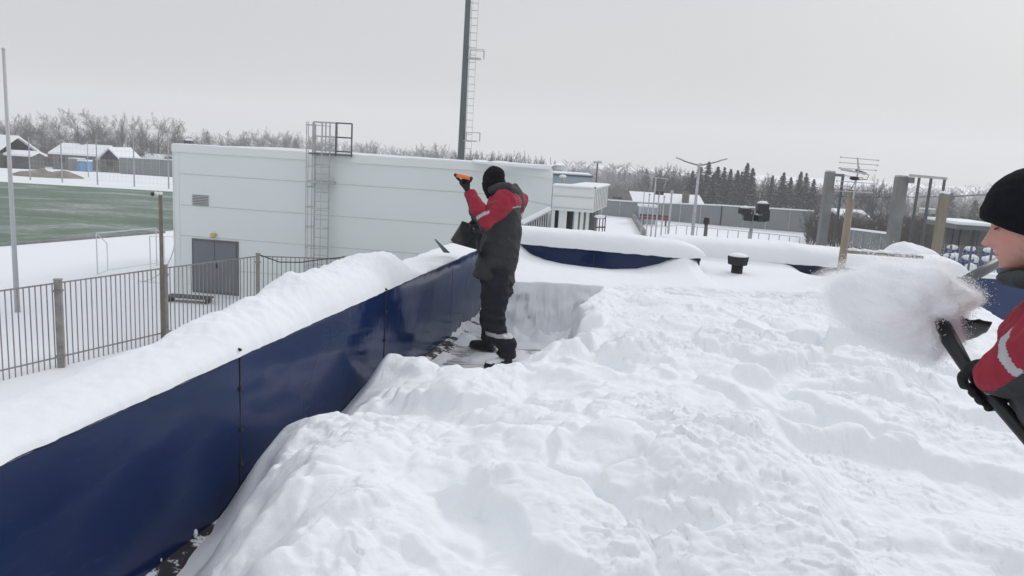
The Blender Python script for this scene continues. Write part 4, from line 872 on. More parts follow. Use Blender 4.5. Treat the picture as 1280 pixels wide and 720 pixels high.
def bare_tree(seed, spread=.6, up=.5, first=.2, dens=1.0, trunk=.6, H=12.):
    rg = random.Random(seed); big = []; small = []
    def grow(p, d, L, r, lv):
        k_ = 5 if lv == 0 else 3; q = p; r0 = r
        for i in range(k_):
            d = (d+Vector((rg.uniform(-1, 1), rg.uniform(-1, 1), rg.uniform(-.6, 1)))*(.07 if lv == 0 else .17)+Vector((0, 0, .06*up))).normalized()
            q2 = q+d*(L/k_); r1 = r0*(.80 if lv else .82)
            (big if lv < 2 else small).append((tuple(q), tuple(q2), r0, r1))
            if lv < 4 and (lv > 0 or (i+1)/k_ > first):
                nb = {0: 2.4, 1: 2.3, 2: 2.4, 3: 2.2}[lv]; nb = max(1, int(nb*dens+rg.random()))
                for b2 in range(nb):
                    t_ = rg.random(); pp = q+(q2-q)*t_; az = rg.uniform(0, 6.283); sp = spread*rg.uniform(.6, 1.4)*(1 if lv else 1.15)
                    o_ = d.orthogonal().normalized(); o_.rotate(Matrix.Rotation(az, 3, d)); nd = (d*math.cos(sp)+o_*math.sin(sp)+Vector((0, 0, .12*up))).normalized()
                    fall = 1.0-.45*((i+t_)/k_)
                    grow(pp, nd, L*{0: .80, 1: .58, 2: .52, 3: .50}[lv]*rg.uniform(.8, 1.15)*fall, max(.007, r0*rg.uniform(.40, .58)), lv+1)
            q = q2; r0 = r1
    grow(Vector((0, 0, 0)), Vector((0, 0, 1)), H*trunk, .15, 0)
    zt = max(s_[1][2] for s_ in small); k_ = H/zt
    f = lambda L_: [(tuple(np.array(a)*k_), tuple(np.array(b_)*k_), max(ra*k_, .008), max(rb*k_*.9, .005)) for a, b_, ra, rb in L_]
    return f(big), f(small)
def conifer(seed, H=12.):
    rg = random.Random(seed); V = []; Fq = []; mi = []
    for i in range(430):
        t_ = rg.random()**1.15; z = H*(.06+.93*t_); R0_ = (1-t_)**.9*H*.29+.12; az = rg.uniform(0, 6.283); r_ = R0_*rg.uniform(.5, 1.12); dr = .25+.35*(1-t_); d = Vector((math.cos(az), math.sin(az), 0)); sd = Vector((-d.y, d.x, 0))
        for c_ in range(8):
            u_ = (c_+.6)/8; p_ = d*(r_*u_)+Vector((0, 0, z-dr*r_*u_**1.4+rg.uniform(-.10, .10)))+sd*rg.uniform(-.25, .25)*r_*.6
            w = (.20+.24*(1-u_))*rg.uniform(.7, 1.3)*(.55+.65*(1-t_)); snow = rg.random() < .20
            e1 = (d*.9+Vector((0, 0, -.6*rg.random()))).normalized()*w; e2 = (sd+Vector((0, 0, rg.uniform(-.6, .6)))).normalized()*w*.8
            if snow: p_ = p_+Vector((0, 0, .05)); e1.z *= .3; e2.z *= .3
            k_ = len(V); V += [p_-e1-e2*.4, p_-e2, p_+e1, p_+e2]; Fq.append((k_, k_+1, k_+2, k_+3)); mi.append(1 if snow else 0)
    return np.array([tuple(v_) for v_ in V]), Fq, mi
protos = {}
def make_proto(kind, i, label, x, y):
    if kind == 'bare_tree' or kind == 'slender_tree':
        kw = [dict(spread=.62, up=.5), dict(spread=.75, up=.35), dict(spread=.5, up=.8), dict(spread=.7, up=.5, first=.3, trunk=.7)][i] if kind == 'bare_tree' else [dict(spread=.32, up=1.6, first=.1, trunk=.8), dict(spread=.4, up=1.3, first=.15, trunk=.75)][i]
        big, small = bare_tree(100+i+(20 if kind != 'bare_tree' else 0), **kw)
        v = thing(kind, label, 'tree', (0, 0, 0)); seg_mesh('trunk', big, M['bark'], v, 5); seg_mesh('crown', small, M['twig' if (i % 2 == 0) else 'twig_dark'], v)
    else:
        v = thing(kind, label, 'tree', (0, 0, 0)); seg_mesh('trunk', [((0, 0, 0), (0, 0, 6), .12, .07), ((0, 0, 6), (0, 0, 11.6), .07, .01)], M['bark'], v, 6)
        V_, F_, mi = conifer(300+i); np_mesh('crown', V_, F_, [M['needle'], M['needle_snow']], v, False, mi)
    return v
ordn = lambda n: f"{n}{'th' if 10 <= n % 100 <= 20 else {1: 'st', 2: 'nd', 3: 'rd'}.get(n % 10, 'th')}"
def row(desc, lst, group):
    lst = sorted(lst); rg = random.Random(len(desc))
    for n, (px, pyt, Y, kind, i, w) in enumerate(lst):
        q = at(px, pyt, Y); zb2 = gz(q.x, Y)-.2; h = q.z-zb2; label = f"{desc}, {ordn(n+1)} from the left"
        key = (kind, i); h *= (rg.uniform(.93, 1.13) if kind == 'spruce_tree' else 1)
        if key not in protos: v = make_proto(kind, i, label, q.x, Y); protos[key] = v; v.location = (q.x, Y, zb2)
        else: v = copy_tree(protos[key], (q.x, Y, zb2), label)
        v['group'] = group; v.rotation_euler = (0, 0, rg.uniform(0, 6.28)); s_ = h/12; v.scale = (s_*w*(1.4 if kind == 'spruce_tree' else 1), s_*w*(1.4 if kind == 'spruce_tree' else 1), s_)
rg = random.Random(11)
def spread_row(x0, x1, step, topf, Y0, Y1, kinds, wr=(.8, 1.1), jit=3):
    out_ = []; x = x0
    while x < x1:
        k_, i = rg.choice(kinds); Y = rg.uniform(Y0, Y1); out_.append((x+rg.uniform(-step, step)*.3, topf(x)+rg.uniform(-jit, jit), Y, k_, i, rg.uniform(*wr))); x += step*rg.uniform(.8, 1.2)
    return out_
B4 = [('bare_tree', i) for i in range(4)]; SL = [('slender_tree', 0), ('slender_tree', 1)]; CO = [('spruce_tree', i) for i in range(3)]
ip = lambda *a: (lambda x: float(np.interp(x, a[0::2], a[1::2])))
T1 = [(2, 143, 205, 'bare_tree', 1, 1.0), (18, 140, 200, 'bare_tree', 0, 1), (33, 139, 205, 'bare_tree', 2, 1), (52, 139, 198, 'bare_tree', 1, 1), (78, 137, 196, 'bare_tree', 3, 1.1), (98, 134, 192, 'bare_tree', 0, 1.15), (114, 135, 196, 'bare_tree', 1, 1.1), (130, 138, 200, 'bare_tree', 3, 1), (152, 138, 190, 'bare_tree', 2, 1.0), (163, 142, 196, 'bare_tree', 0, .9), (176, 143, 200, 'bare_tree', 2, .9), (196, 143, 190, 'bare_tree', 0, 1.0), (208, 141, 188, 'bare_tree', 3, 1.05), (221, 146, 194, 'bare_tree', 2, 1)]
row('tall frosty bare tree behind the cottages at left', T1, 'bare trees behind the cottages')
row('lower dark bare tree behind the cottages', spread_row(-12, 238, 12, ip(0, 160, 60, 158, 140, 166, 238, 172), 165, 185, [('bare_tree', 1), ('bare_tree', 3)], (1.1, 1.5)), 'lower bare trees behind the cottages')
row('grey bare tree above the white building left of its ladder', spread_row(250, 392, 9, ip(250, 162, 300, 162, 340, 160, 392, 166), 205, 230, B4, (.85, 1.1)), 'bare trees above the white building')
row('small bare tree in the gap right of the roof ladder', [(455, 178, 230, 'bare_tree', 0, .9), (463, 173, 228, 'bare_tree', 2, .9), (470, 174, 226, 'bare_tree', 0, .8), (401, 165, 226, 'bare_tree', 3, .9), (412, 168, 230, 'bare_tree', 1, .9)], 'small bare trees near the roof ladder')
row('bare tree left of the floodlight mast', spread_row(498, 565, 8, ip(498, 184, 540, 178, 565, 184), 205, 225, B4, (.8, 1)), 'bare trees left of the mast')
row('slender upright frosty tree behind the standing worker', spread_row(572, 722, 5.5, ip(572, 188, 610, 187, 660, 190, 690, 197, 705, 207, 722, 213), 150, 175, SL, (.9, 1.3), 2.5), 'slender trees behind the white building')
row('hazy far tree right of the rear block', spread_row(742, 812, 7, ip(742, 220, 770, 216, 800, 219, 812, 215), 215, 245, B4+CO, (.8, 1.1)), 'hazy trees in the gap')
row('dark spruce behind the sheet fence', [(866, 215, 130, 'spruce_tree', 0, .9), (875, 210, 128, 'spruce_tree', 1, 1), (886, 209, 130, 'spruce_tree', 2, 1), (898, 207.5, 125, 'spruce_tree', 0, 1.15), (906, 211, 128, 'spruce_tree', 1, .9), (914, 210, 126, 'spruce_tree', 2, 1.0), (923, 209, 124, 'spruce_tree', 0, 1), (928, 213, 128, 'spruce_tree', 1, .9), (934, 211, 126, 'spruce_tree', 2, 1), (941, 213.5, 126, 'spruce_tree', 0, 1), (892, 222, 118, 'spruce_tree', 1, 1), (919, 236, 112, 'spruce_tree', 2, 1), (931, 238, 112, 'spruce_tree', 1, 1), (953, 239, 112, 'spruce_tree', 0, .8), (980, 218, 125, 'spruce_tree', 1, 1.1), (966, 221, 128, 'spruce_tree', 2, .9), (989, 222, 126, 'spruce_tree', 0, .9), (1001, 220, 128, 'spruce_tree', 2, 1), (1008, 221, 130, 'spruce_tree', 1, .9), (1018, 223, 126, 'spruce_tree', 0, 1)], 'spruces behind the sheet fence')
row('frost-white bare tree left of the spruce grove', spread_row(812, 872, 6.5, ip(812, 209, 830, 203, 850, 206, 872, 213), 130, 145, B4+SL, (.9, 1.2)), 'frosty trees left of the spruces')
row('frosty bare tree mixed among the spruces', spread_row(880, 1030, 8, ip(880, 222, 940, 222, 955, 214, 975, 222, 1030, 230), 134, 150, B4+SL, (.9, 1.25)), 'frosty trees among the spruces')
row('grey bare tree behind the antenna post', spread_row(1030, 1130, 8, ip(1030, 232, 1060, 228, 1100, 226, 1130, 240), 85, 105, B4, (.9, 1.2))+[(1097, 217, 80, 'bare_tree', 2, .9)], 'bare trees behind the pillars')
row('hazy tree seen through the steel frame and beyond it', spread_row(1126, 1262, 10, ip(1126, 244, 1170, 250, 1230, 250, 1262, 258), 130, 170, B4+CO[:1], (1, 1.3)), 'hazy trees at right')
row('low dark bare tree above the mesh fence', spread_row(1034, 1262, 9, ip(1034, 262, 1100, 264, 1180, 266, 1262, 268), 64, 78, [('bare_tree', 1), ('bare_tree', 3)], (1.3, 1.7)), 'low trees above the mesh fence')
# undergrowth and far wood: nobody could count these
def thicket(name, label, x0, x1, Yf, hf, n, m_, r_=.02):
    rg2 = random.Random(n+int(x0)); sg = []
    for i in range(n):
        px = rg2.uniform(x0, x1); Y = Yf(px)+rg2.uniform(-6, 6); q = at(px, 200, Y); zb2 = gz(q.x, Y); h = hf*rg2.uniform(.4, 1)
        p_ = Vector((q.x, Y, zb2)); d = Vector((rg2.uniform(-.4, .4), rg2.uniform(-.4, .4), 1)).normalized(); t_ = p_+d*h; sg.append((tuple(p_), tuple(t_), r_*1.6, r_*.6))
        for k_ in range(9):
            u_ = rg2.uniform(.2, 1); s_ = p_+d*h*u_; e = s_+Vector((rg2.uniform(-1, 1), rg2.uniform(-1, 1), rg2.uniform(.1, .9)))*h*.22; sg.append((tuple(s_), tuple(e), r_, r_*.6))
    o = seg_mesh(name, sg, m_); tag(o, label, None, kind='stuff')
thicket('undergrowth', 'tangled bare undergrowth below the left trees', -30, 240, lambda p: 176, 5.0, 2200, M['twig_dark'], .03)
thicket('undergrowth', 'pale tangled brush behind the long sheet fence', 755, 1030, lambda p: 140, 5.5, 1500, M['twig'], .022)
thicket('undergrowth', 'tangled brush behind the pillars at right', 1020, 1260, lambda p: 68, 2.6, 1500, M['twig_dark'], .016)
def far_wood(label, Y0, Y1, x0, x1, hf, n, m_, up=0):
    rg2 = random.Random(int(Y0)); sg = []
    for i in range(n):
        x = rg2.uniform(x0, x1); Y = rg2.uniform(Y0, Y1); zb2 = gz(x, Y)-.5; h = (hf+up*max(0, 1-abs(x)/200))*rg2.uniform(.75, 1.12)*(1+.10*math.sin(x*.05)+.06*math.sin(x*.17+2)); w = h*rg2.uniform(.14, .24); con = rg2.random() < .4
        sg.append(((x, Y, zb2), (x, Y, zb2+h), .14, .03))
        for c_ in range(34):
            t_ = rg2.uniform(.12, .97); r_ = w*((1.05-t_) if con else (1.3*math.sqrt(max(.05, 1-(2*t_-1.1)**2)))); a_ = rg2.uniform(0, 6.28); z = zb2+h*t_
            p0 = (x+.25*r_*math.cos(a_), Y+.25*r_*math.sin(a_), z); sg.append((p0, (x+r_*math.cos(a_), Y+r_*math.sin(a_), z+(-.2 if con else .55)*r_), .10, .04))
    tag(seg_mesh('far_wood', sg, m_), label, None, kind='stuff')
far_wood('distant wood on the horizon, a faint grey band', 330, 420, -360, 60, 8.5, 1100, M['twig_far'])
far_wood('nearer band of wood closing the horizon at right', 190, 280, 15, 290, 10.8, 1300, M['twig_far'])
# ------------------------------------------------------------------ people
def atk(px, py, k): return CAM+ray(px, py)*k
def loft(mb, rings, n=20, side=None, caps=True):
    """rings: (centre, radius along side, radius across)"""
    P_ = [Vector(r_[0]) for r_ in rings]; T_ = []
    for i in range(len(P_)): T_.append((P_[min(i+1, len(P_)-1)]-P_[max(i-1, 0)]).normalized())
    rr = [(P_[i], r_[1], r_[2] if len(r_) > 2 else r_[1], T_[i]) for i, r_ in enumerate(rings)]
    if caps:
        a = rr[0]; b_ = rr[-1]; m0 = min(a[1], a[2]); m1 = min(b_[1], b_[2])
        pre = [(a[0]-a[3]*m0*math.sin(t_)*.8, a[1]*math.cos(t_), a[2]*math.cos(t_), a[3]) for t_ in (1.4, 1.0, .5)]
        post = [(b_[0]+b_[3]*m1*math.sin(t_)*.8, b_[1]*math.cos(t_), b_[2]*math.cos(t_), b_[3]) for t_ in (.5, 1.0, 1.4)]
        rr = pre+rr+post
    base = len(mb.v); x = None
    for (p_, ra, rb, t_) in rr:
        s_ = Vector(side) if side is not None else (x if x is not None else t_.orthogonal())
        x = (s_-t_*s_.dot(t_)).normalized(); y = t_.cross(x)
        for j in range(n): a = 2*math.pi*j/n; mb.v.append(tuple(p_+x*ra*math.cos(a)+y*rb*math.sin(a)))
    for k_ in range(len(rr)-1):
        for j in range(n): a = base+k_*n+j; b2 = base+k_*n+(j+1) % n; mb.f.append((a, b2, b2+n, a+n)); mb.m.append(0)
    mb.f.append(tuple(base+j for j in range(n))[::-1]); mb.m.append(0); e = base+(len(rr)-1)*n; mb.f.append(tuple(e+j for j in range(n))); mb.m.append(0)
    return mb
def fuse(mb, name, voxel, mats, parent=None, matfn=None, smooth=6, wr=None, seed=0, post=None):
    me = bpy.data.meshes.new('tmp'); me.from_pydata(mb.v, [], mb.f); me.update()
    o = bpy.data.objects.new('tmp', me); COL.objects.link(o)
    m_ = o.modifiers.new('r', 'REMESH'); m_.mode = 'VOXEL'; m_.voxel_size = voxel; m_.use_smooth_shade = True
    if smooth: s_ = o.modifiers.new('s', 'SMOOTH'); s_.factor = .5; s_.iterations = smooth
    dg = bpy.context.evaluated_depsgraph_get(); nme = bpy.data.meshes.new_from_object(o.evaluated_get(dg)); bpy.data.objects.remove(o)
    n_ = len(nme.vertices); co_ = np.empty(n_*3, dtype=np.float32); nme.vertices.foreach_get('co', co_); co_ = co_.reshape(-1, 3)
    if wr:
        no = np.empty(n_*3, dtype=np.float32); nme.vertices.foreach_get('normal', no); no = no.reshape(-1, 3)
        d = 0
        for amp, sc, st in wr:
            q = co_*sc*np.array(st); v_ = n3(q, seed); d = d+amp*(1-2*np.abs(v_)) if amp > 0 else d+(-amp)*v_
        co_ = co_+no*np.asarray(d)[:, None]
    if post: co_ = post(co_)
    off = np.array(parent['_o']) if parent is not None else np.zeros(3)
    nme.vertices.foreach_set('co', (co_-off).astype(np.float32).ravel())
    nme.materials.clear()
    for q in (mats if isinstance(mats, (list, tuple)) else [mats]): nme.materials.append(q)
    pc = len(nme.polygons); nme.polygons.foreach_set('use_smooth', np.ones(pc, dtype=bool))
    if matfn:
        c_ = np.empty(pc*3, dtype=np.float32); nme.polygons.foreach_get('center', c_); nn_ = np.empty(pc*3, dtype=np.float32); nme.polygons.foreach_get('normal', nn_)
        nme.polygons.foreach_set('material_index', matfn(c_.reshape(-1, 3)+off, nn_.reshape(-1, 3)).astype(np.int32))
    else: nme.polygons.foreach_set('material_index', np.zeros(pc, dtype=np.int32))
    nme.update(); nme.name = name
    o = bpy.data.objects.new(name, nme); COL.objects.link(o); o['_o'] = tuple(float(q) for q in off)
    if parent is not None: o.parent = parent
    return o
def frame(f, up=(0, 0, 1)):
    f = Vector(f).normalized(); l = Vector(up).cross(f).normalized(); u = f.cross(l); return f, l, u
ZT = [0, .010, .030, .045, .060, .075, .100, .118, .135, .160, .190, .210, .224, .232]
XF = [.052, .078, .082, .083, .083, .083, .080, .078, .089, .088, .075, .054, .028, 0]
XB = [.010, .018, .035, .050, .070, .080, .092, .097, .100, .102, .094, .070, .038, 0]
WD = [.022, .038, .053, .058, .063, .066, .071, .073, .074, .075, .070, .052, .028, 0]
def head_pts(nz=90, nt=120, infl=0.0, face=True):
    z = np.concatenate([np.linspace(0, .2, nz-16), .2+.032*np.sin(np.linspace(0, np.pi/2, 17)[1:])]); th = np.linspace(0, 2*np.pi, nt, endpoint=False)
    Zg, T_ = np.meshgrid(z, th, indexing='ij'); xf = np.interp(Zg, ZT, XF); xb = np.interp(Zg, ZT, XB); w = np.interp(Zg, ZT, WD)
    c_, s_ = np.cos(T_), np.sin(T_); y = w*np.sign(s_)*np.abs(s_)**.95; x = np.where(c_ > 0, xf*np.abs(c_)**.82, -xb*np.abs(c_)**.95)
    if face:
        fr = np.clip(c_, 0, 1); g = lambda zc, sz, yc, sy: np.exp(-((Zg-zc)/sz)**2)*(np.exp(-((y-yc)/sy)**2)+(np.exp(-((y+yc)/sy)**2) if yc else 0))
        nose = np.interp(Zg, [.058, .064, .070, .078, .090, .105, .118, .130], [0, .012, .027, .031, .022, .013, .006, 0])
        sy = np.interp(Zg, [.06, .072, .09, .12], [.015, .014, .010, .008]); x = x+fr*nose*np.exp(-(y/sy)**2)
        x = x+fr*(.009*g(.072, .008, .014, .007)                       # nostril wings
            - .012*g(.114, .012, .031, .014) + .005*g(.130, .008, .028, .018)   # sockets, brow
            + .006*g(.114, .007, .031, .011)                           # closed lids over the ball
            + .0065*g(.050, .0055, 0, .020) + .006*g(.038, .006, 0, .018) - .006*g(.0445, .0022, 0, .024)   # lips
            - .003*g(.028, .005, 0, .02) + .006*g(.012, .012, 0, .018) + .004*g(.085, .018, .042, .016))    # chin, cheeks
    return np.stack([x, y, Zg], -1)
def head_into(mb, O, f, l, u, **kw):
    P_ = head_pts(**kw); nz, nt, _ = P_.shape; base = len(mb.v)
    W = np.array(O)+P_[..., :1]*np.array(f)+P_[..., 1:2]*np.array(l)+P_[..., 2:]*np.array(u); mb.v += [tuple(q) for q in W.reshape(-1, 3)]
    for i in range(nz-1):
        for j in range(nt): a = base+i*nt+j; b_ = base+i*nt+(j+1) % nt; mb.f.append((a, b_, b_+nt, a+nt)); mb.m.append(0)
    mb.f.append(tuple(base+j for j in range(nt))[::-1]); mb.m.append(0); e = base+(nz-1)*nt; mb.f.append(tuple(e+j for j in range(nt))); mb.m.append(0)
    for s_ in (-1, 1):                    # ears
        q = Vector(O)+l*(.078*s_)+u*.098-f*.008; mb.ball(q, .030, 12, 0, (.55, .55, 1)); mb.ball(q+u*.012-f*.004, .022, 12)
def beanie(name, O, f, l, u, parent, tall=.035, edge=(.128, .075), seed=1, slouch=.0, side_z=None):
    nz, nt = 46, 96; th = np.linspace(0, 2*np.pi, nt, endpoint=False); V_ = []
    e_ = edge[1]+(edge[0]-edge[1])*(.5+.5*np.cos(th)); P_ = []
    if side_z: e_ = np.where(np.cos(th) > 0, side_z+(edge[0]-side_z)*np.abs(np.cos(th))**1.1, side_z+(edge[1]-side_z)*np.abs(np.cos(th)))
    for (off, rows) in ((.004, None), (.009, np.concatenate([np.linspace(0, 1, nz)]))):
        if rows is None: continue
        for r_ in rows:
            z = e_+(.232-e_)*math.sin(r_*math.pi/2)**1.0; xf = np.interp(z, ZT, XF); xb = np.interp(z, ZT, XB); w = np.interp(z, ZT, WD); c_, s_ = np.cos(th), np.sin(th)
            k_ = 1+off/np.maximum(w, .012)*min(1, 2.5*(1-r_)+.25); fold = .006*np.exp(-((r_-.10)/.13)**2)
            x = np.where(c_ > 0, xf, xb)*c_*k_+fold*c_; y = w*s_*k_+fold*s_; zz = z+tall*r_**1.5+.004
            P_.append(np.stack([x-slouch*r_**2, y, zz], -1))
    P_ = np.array(P_); inner = P_[0]*np.array([.93, .93, 1])+np.array([0, 0, .012]); P_ = np.concatenate([inner[None], P_], 0)
    W = np.array(O)+P_[..., :1]*np.array(f)+P_[..., 1:2]*np.array(l)+P_[..., 2:]*np.array(u)
    Wc = W.reshape(-1, 3); rad_ = Wc-(np.array(O)+.12*np.array(u)); rad_ /= np.linalg.norm(rad_, axis=1, keepdims=True)+1e-9; W = (Wc+rad_*(.004*n3(Wc*14, 3)+.0016*n3(Wc*60, 4))[:, None]).reshape(W.shape); n_ = P_.shape[0]; F_ = []
    for i in range(n_-1):
        for j in range(nt): a = i*nt+j; b_ = i*nt+(j+1) % nt; F_.append((a, b_, b_+nt, a+nt))
    off = np.array(parent['_o']); return np_mesh(name, W.reshape(-1, 3)-off, F_, M['hat'], parent)
def fist(mb, c_, ax, w, r_, sc=1.0):
    """gloved hand closed round a bar: c_ grip centre, ax bar axis, w direction to the wrist"""
    ax = Vector(ax).normalized(); w = Vector(w); w = (w-ax*w.dot(ax)*.6).normalized(); wp_ = (w-ax*w.dot(ax)).normalized(); v_ = ax.cross(wp_)
    c_ = Vector(c_)
    for k_, (o_, ln, rd) in enumerate(((.034, 3.7, .0115), (.012, 4.0, .0125), (-.011, 3.9, .012), (-.033, 3.4, .0105))):
        pts = []
        for i in range(9): t_ = .35+ln*i/8; R2 = (r_+rd)*(1.0 if i else 1.25); pts.append((c_+ax*o_*sc+(wp_*math.cos(t_)+v_*math.sin(t_))*R2*sc, rd*sc*(1-.15*i/8)*(1.08 if i in (3, 6) else 1)))
        pts = [(c_+ax*o_*.9*sc+wp_*(r_+.05)*sc+v_*.008, rd*1.1*sc)]+pts; loft(mb, [(p_, q) for p_, q in pts], 10)
    pts = [(c_+wp_*(r_+.055)*sc+ax*.030*sc-v_*.012, .017*sc), (c_+wp_*(r_+.02)*sc+ax*.052*sc-v_*.022*sc, .0155*sc), (c_+wp_*.004+ax*.050*sc-v_*(r_+.016)*sc, .0135*sc), (c_-wp_*(r_+.006)*sc+ax*.040*sc-v_*(r_+.006)*sc, .012*sc)]
    loft(mb, pts, 10)
    loft(mb, [(c_+wp_*(r_+.008)*sc, .043*sc, .018*sc), (c_+wp_*(r_+.045)*sc, .045*sc, .021*sc), (c_+wp_*(r_+.03)*sc+w*.055*sc, .036*sc, .025*sc), (c_+wp_*(r_+.03)*sc+w*.12*sc, .036*sc, .032*sc)], 16, side=ax)
    return mb
def shovel(name, label, neck, top, fwd, nrm, grip_ax, scoop_w=.38, scoop_l=.36, sr=.016, tagcat='shovel', back=.09, side_=.05):
    neck = Vector(neck); top = Vector(top); v = thing(name, label, tagcat, neck)
    a = Vector(fwd).normalized(); n_ = (Vector(nrm)-a*Vector(nrm).dot(a)).normalized(); s_ = a.cross(n_)
    nu, nv = 25, 22; V_ = []
    for lay in (0, -.005):
        for i in range(nv):
            for j in range(nu):
                u_ = -1+2*j/(nu-1); t_ = i/(nv-1); w = scoop_w/2*(.86+.14*t_) ; rib = .004*math.cos(u_*math.pi*5)*(1-t_)*(abs(u_) < .8)
                V_.append(neck+a*(scoop_l*t_)+s_*(w*u_)+n_*(max(side_*abs(u_)**6*(1-t_*.4), back*(1-t_)**4)+rib+lay))
    F_ = []
    L = nu*nv
    for i in range(nv-1):
        for j in range(nu-1): q = i*nu+j; F_.append((q, q+1, q+nu+1, q+nu)); F_.append((L+q, L+q+nu, L+q+nu+1, L+q+1))
    for j in range(nu-1): F_.append((j, L+j, L+j+1, j+1)); q = (nv-1)*nu+j; F_.append((q, q+1, L+q+1, L+q))
    for i in range(nv-1): q = i*nu; F_.append((q, q+nu, L+q+nu, L+q)); q = i*nu+nu-1; F_.append((q, L+q, L+q+nu, q+nu))
    np_mesh('scoop', np.array([tuple(q) for q in V_])-np.array(neck), F_, M['black'], v)
    mb = MB(); ed = [neck+a*scoop_l+s_*(scoop_w/2*u_) for u_ in np.linspace(-1, 1, 7)]; mb.tube(ed, .0045, 6); mb.build('edge_strip', M['galv_dark'], v)
    d = (top-neck).normalized(); MB().tube([neck+n_*.01+a*.04, neck-a*.02+n_*.02, neck+d*.12+n_*.0, top], [.020, .024, sr, sr], 12).build('shaft', M['black'], v, True)
    if grip_ax is not None:
        g = Vector(grip_ax).normalized(); e = top+d*.135
        mb = MB()
        for q in (-1, 1): mb.tube([top-d*.03, top+d*.02+g*.03*q, top+d*.085+g*.062*q, e+g*.068*q], [.018, .014, .012, .012], 10)
        mb.ball(e+g*.070, .017, 10); mb.ball(e-g*.070, .017, 10)
        mb.build('handle_yoke', M['black'], v, True)
        MB().tube([e-g*.060, e-g*.02, e+g*.02, e+g*.060], [.0165, .0175, .0175, .0165], 14).build('grip', M['orange'], v, True)
    return v
def boot(name, ankle, heel, toe, parent, zb_=0.0, snowy=False, up=.14, th_=.0):
    heel = Vector(heel); toe = Vector(toe); d = (toe-heel); d.z = 0; L = d.length; d.normalize(); s_ = Vector((-d.y, d.x, 0)); mb = MB(); H0 = Vector((heel.x, heel.y, zb_))
    loft(mb, [(H0+d*.035+Vector((0, 0, .05)), .038, .048), (H0+d*.11+Vector((0, 0, .052)), .042, .05), (H0+d*.19+Vector((0, 0, .042)), .050, .042), (H0+d*(L-.035)+Vector((0, 0, .036)), .042, .034)], 18, side=s_)
    loft(mb, [(H0+d*.06+Vector((0, 0, .05)), .045, .055), (Vector(ankle)+Vector((0, 0, 0)), .056, .066), (Vector(ankle)+Vector((0, 0, up)), .062, .070)], 18, side=s_)
    o = fuse(mb, name, .006, [M['boot'], M['snow_soft']], parent, matfn=(lambda c_, n_: ((c_[:, 2] > zb_+.045) & (c_[:, 2] < zb_+.12) & (n_[:, 2] > .25) & (n3(c_*26, 3) > -.25)).astype(int)) if snowy else None, smooth=4, wr=[(-.003, 30, (1, 1, 1))])
    ms = MB(); pr = []
    for t_, w in ((0, .030), (.03, .041), (.12, .043), (.2, .052), (L-.05, .045), (L-.005, .022)): pr.append((t_, w))
    n_ = len(pr)
    for z0 in (zb_+.001, zb_+.026):
        for t_, w in pr: ms.v.append(tuple(H0+d*t_+s_*w+Vector((0, 0, z0-zb_))))
        for t_, w in pr[::-1]: ms.v.append(tuple(H0+d*t_-s_*w+Vector((0, 0, z0-zb_))))
    k_ = 2*n_
    for j in range(k_): ms.f.append((j, (j+1) % k_, (j+1) % k_+k_, j+k_)); ms.m.append(0)
    ms.f.append(tuple(range(k_))[::-1]); ms.m.append(0); ms.f.append(tuple(range(k_, 2*k_))); ms.m.append(0)
    so = ms.build('sole', M['black'], parent); so.parent = o
    return o
def body(name, label, O, f, l, u, neck, chest, pelvis, arms, legs, sidev, head_rot=None):
    """one continuous body"""
    mb = MB(); head_into(mb, O, f, l, u)
    loft(mb, [(O-f*.02+u*.05, .055, .058), (O-f*.045-u*.02, .057, .060), (neck, .062, .065)], 20, side=l)
    mid = chest.lerp(pelvis, .55)
    loft(mb, [(neck, .07, .065), (neck.lerp(chest, .35), .155, .085), (chest, .165, .105), (mid, .135, .095), (pelvis, .155, .11), (pelvis+Vector((0, 0, -.06)), .14, .10)], 24, side=sidev)
    for S_, E_, W_ in arms: loft(mb, [(S_, .055), (S_.lerp(E_, .5), .048), (E_, .040), (E_.lerp(W_, .4), .038), (W_, .027), (W_+(W_-E_).normalized()*.07, .030, .018)], 14)
    for H_, K_, A_, T_ in legs: loft(mb, [(H_, .088), (H_.lerp(K_, .5), .075), (K_, .057), (K_.lerp(A_, .35), .056), (A_, .038)], 16); loft(mb, [(A_, .038), (A_*.5+T_*.5+Vector((0, 0, -.03)), .038, .028), (T_, .035, .02)], 12)
    o = fuse(mb, name, .0045, [M['skin']], None, smooth=2)
    o['_o'] = (0, 0, 0); return o
def radial(C_, a, b_):
    a = np.array(a); b_ = np.array(b_); d = b_-a; t_ = np.clip((C_-a)@d/(d@d), 0, 1); r_ = C_-a-t_[:, None]*d; return r_/(np.linalg.norm(r_, axis=1, keepdims=True)+1e-9)
def project(C_, a, b_):
    a = np.array(a); b_ = np.array(b_); d = b_-a; L = np.linalg.norm(d); t_ = (C_-a)@d/L**2; r_ = np.linalg.norm(C_-a-np.clip(t_, 0, 1)[:, None]*d, axis=1); return t_, r_
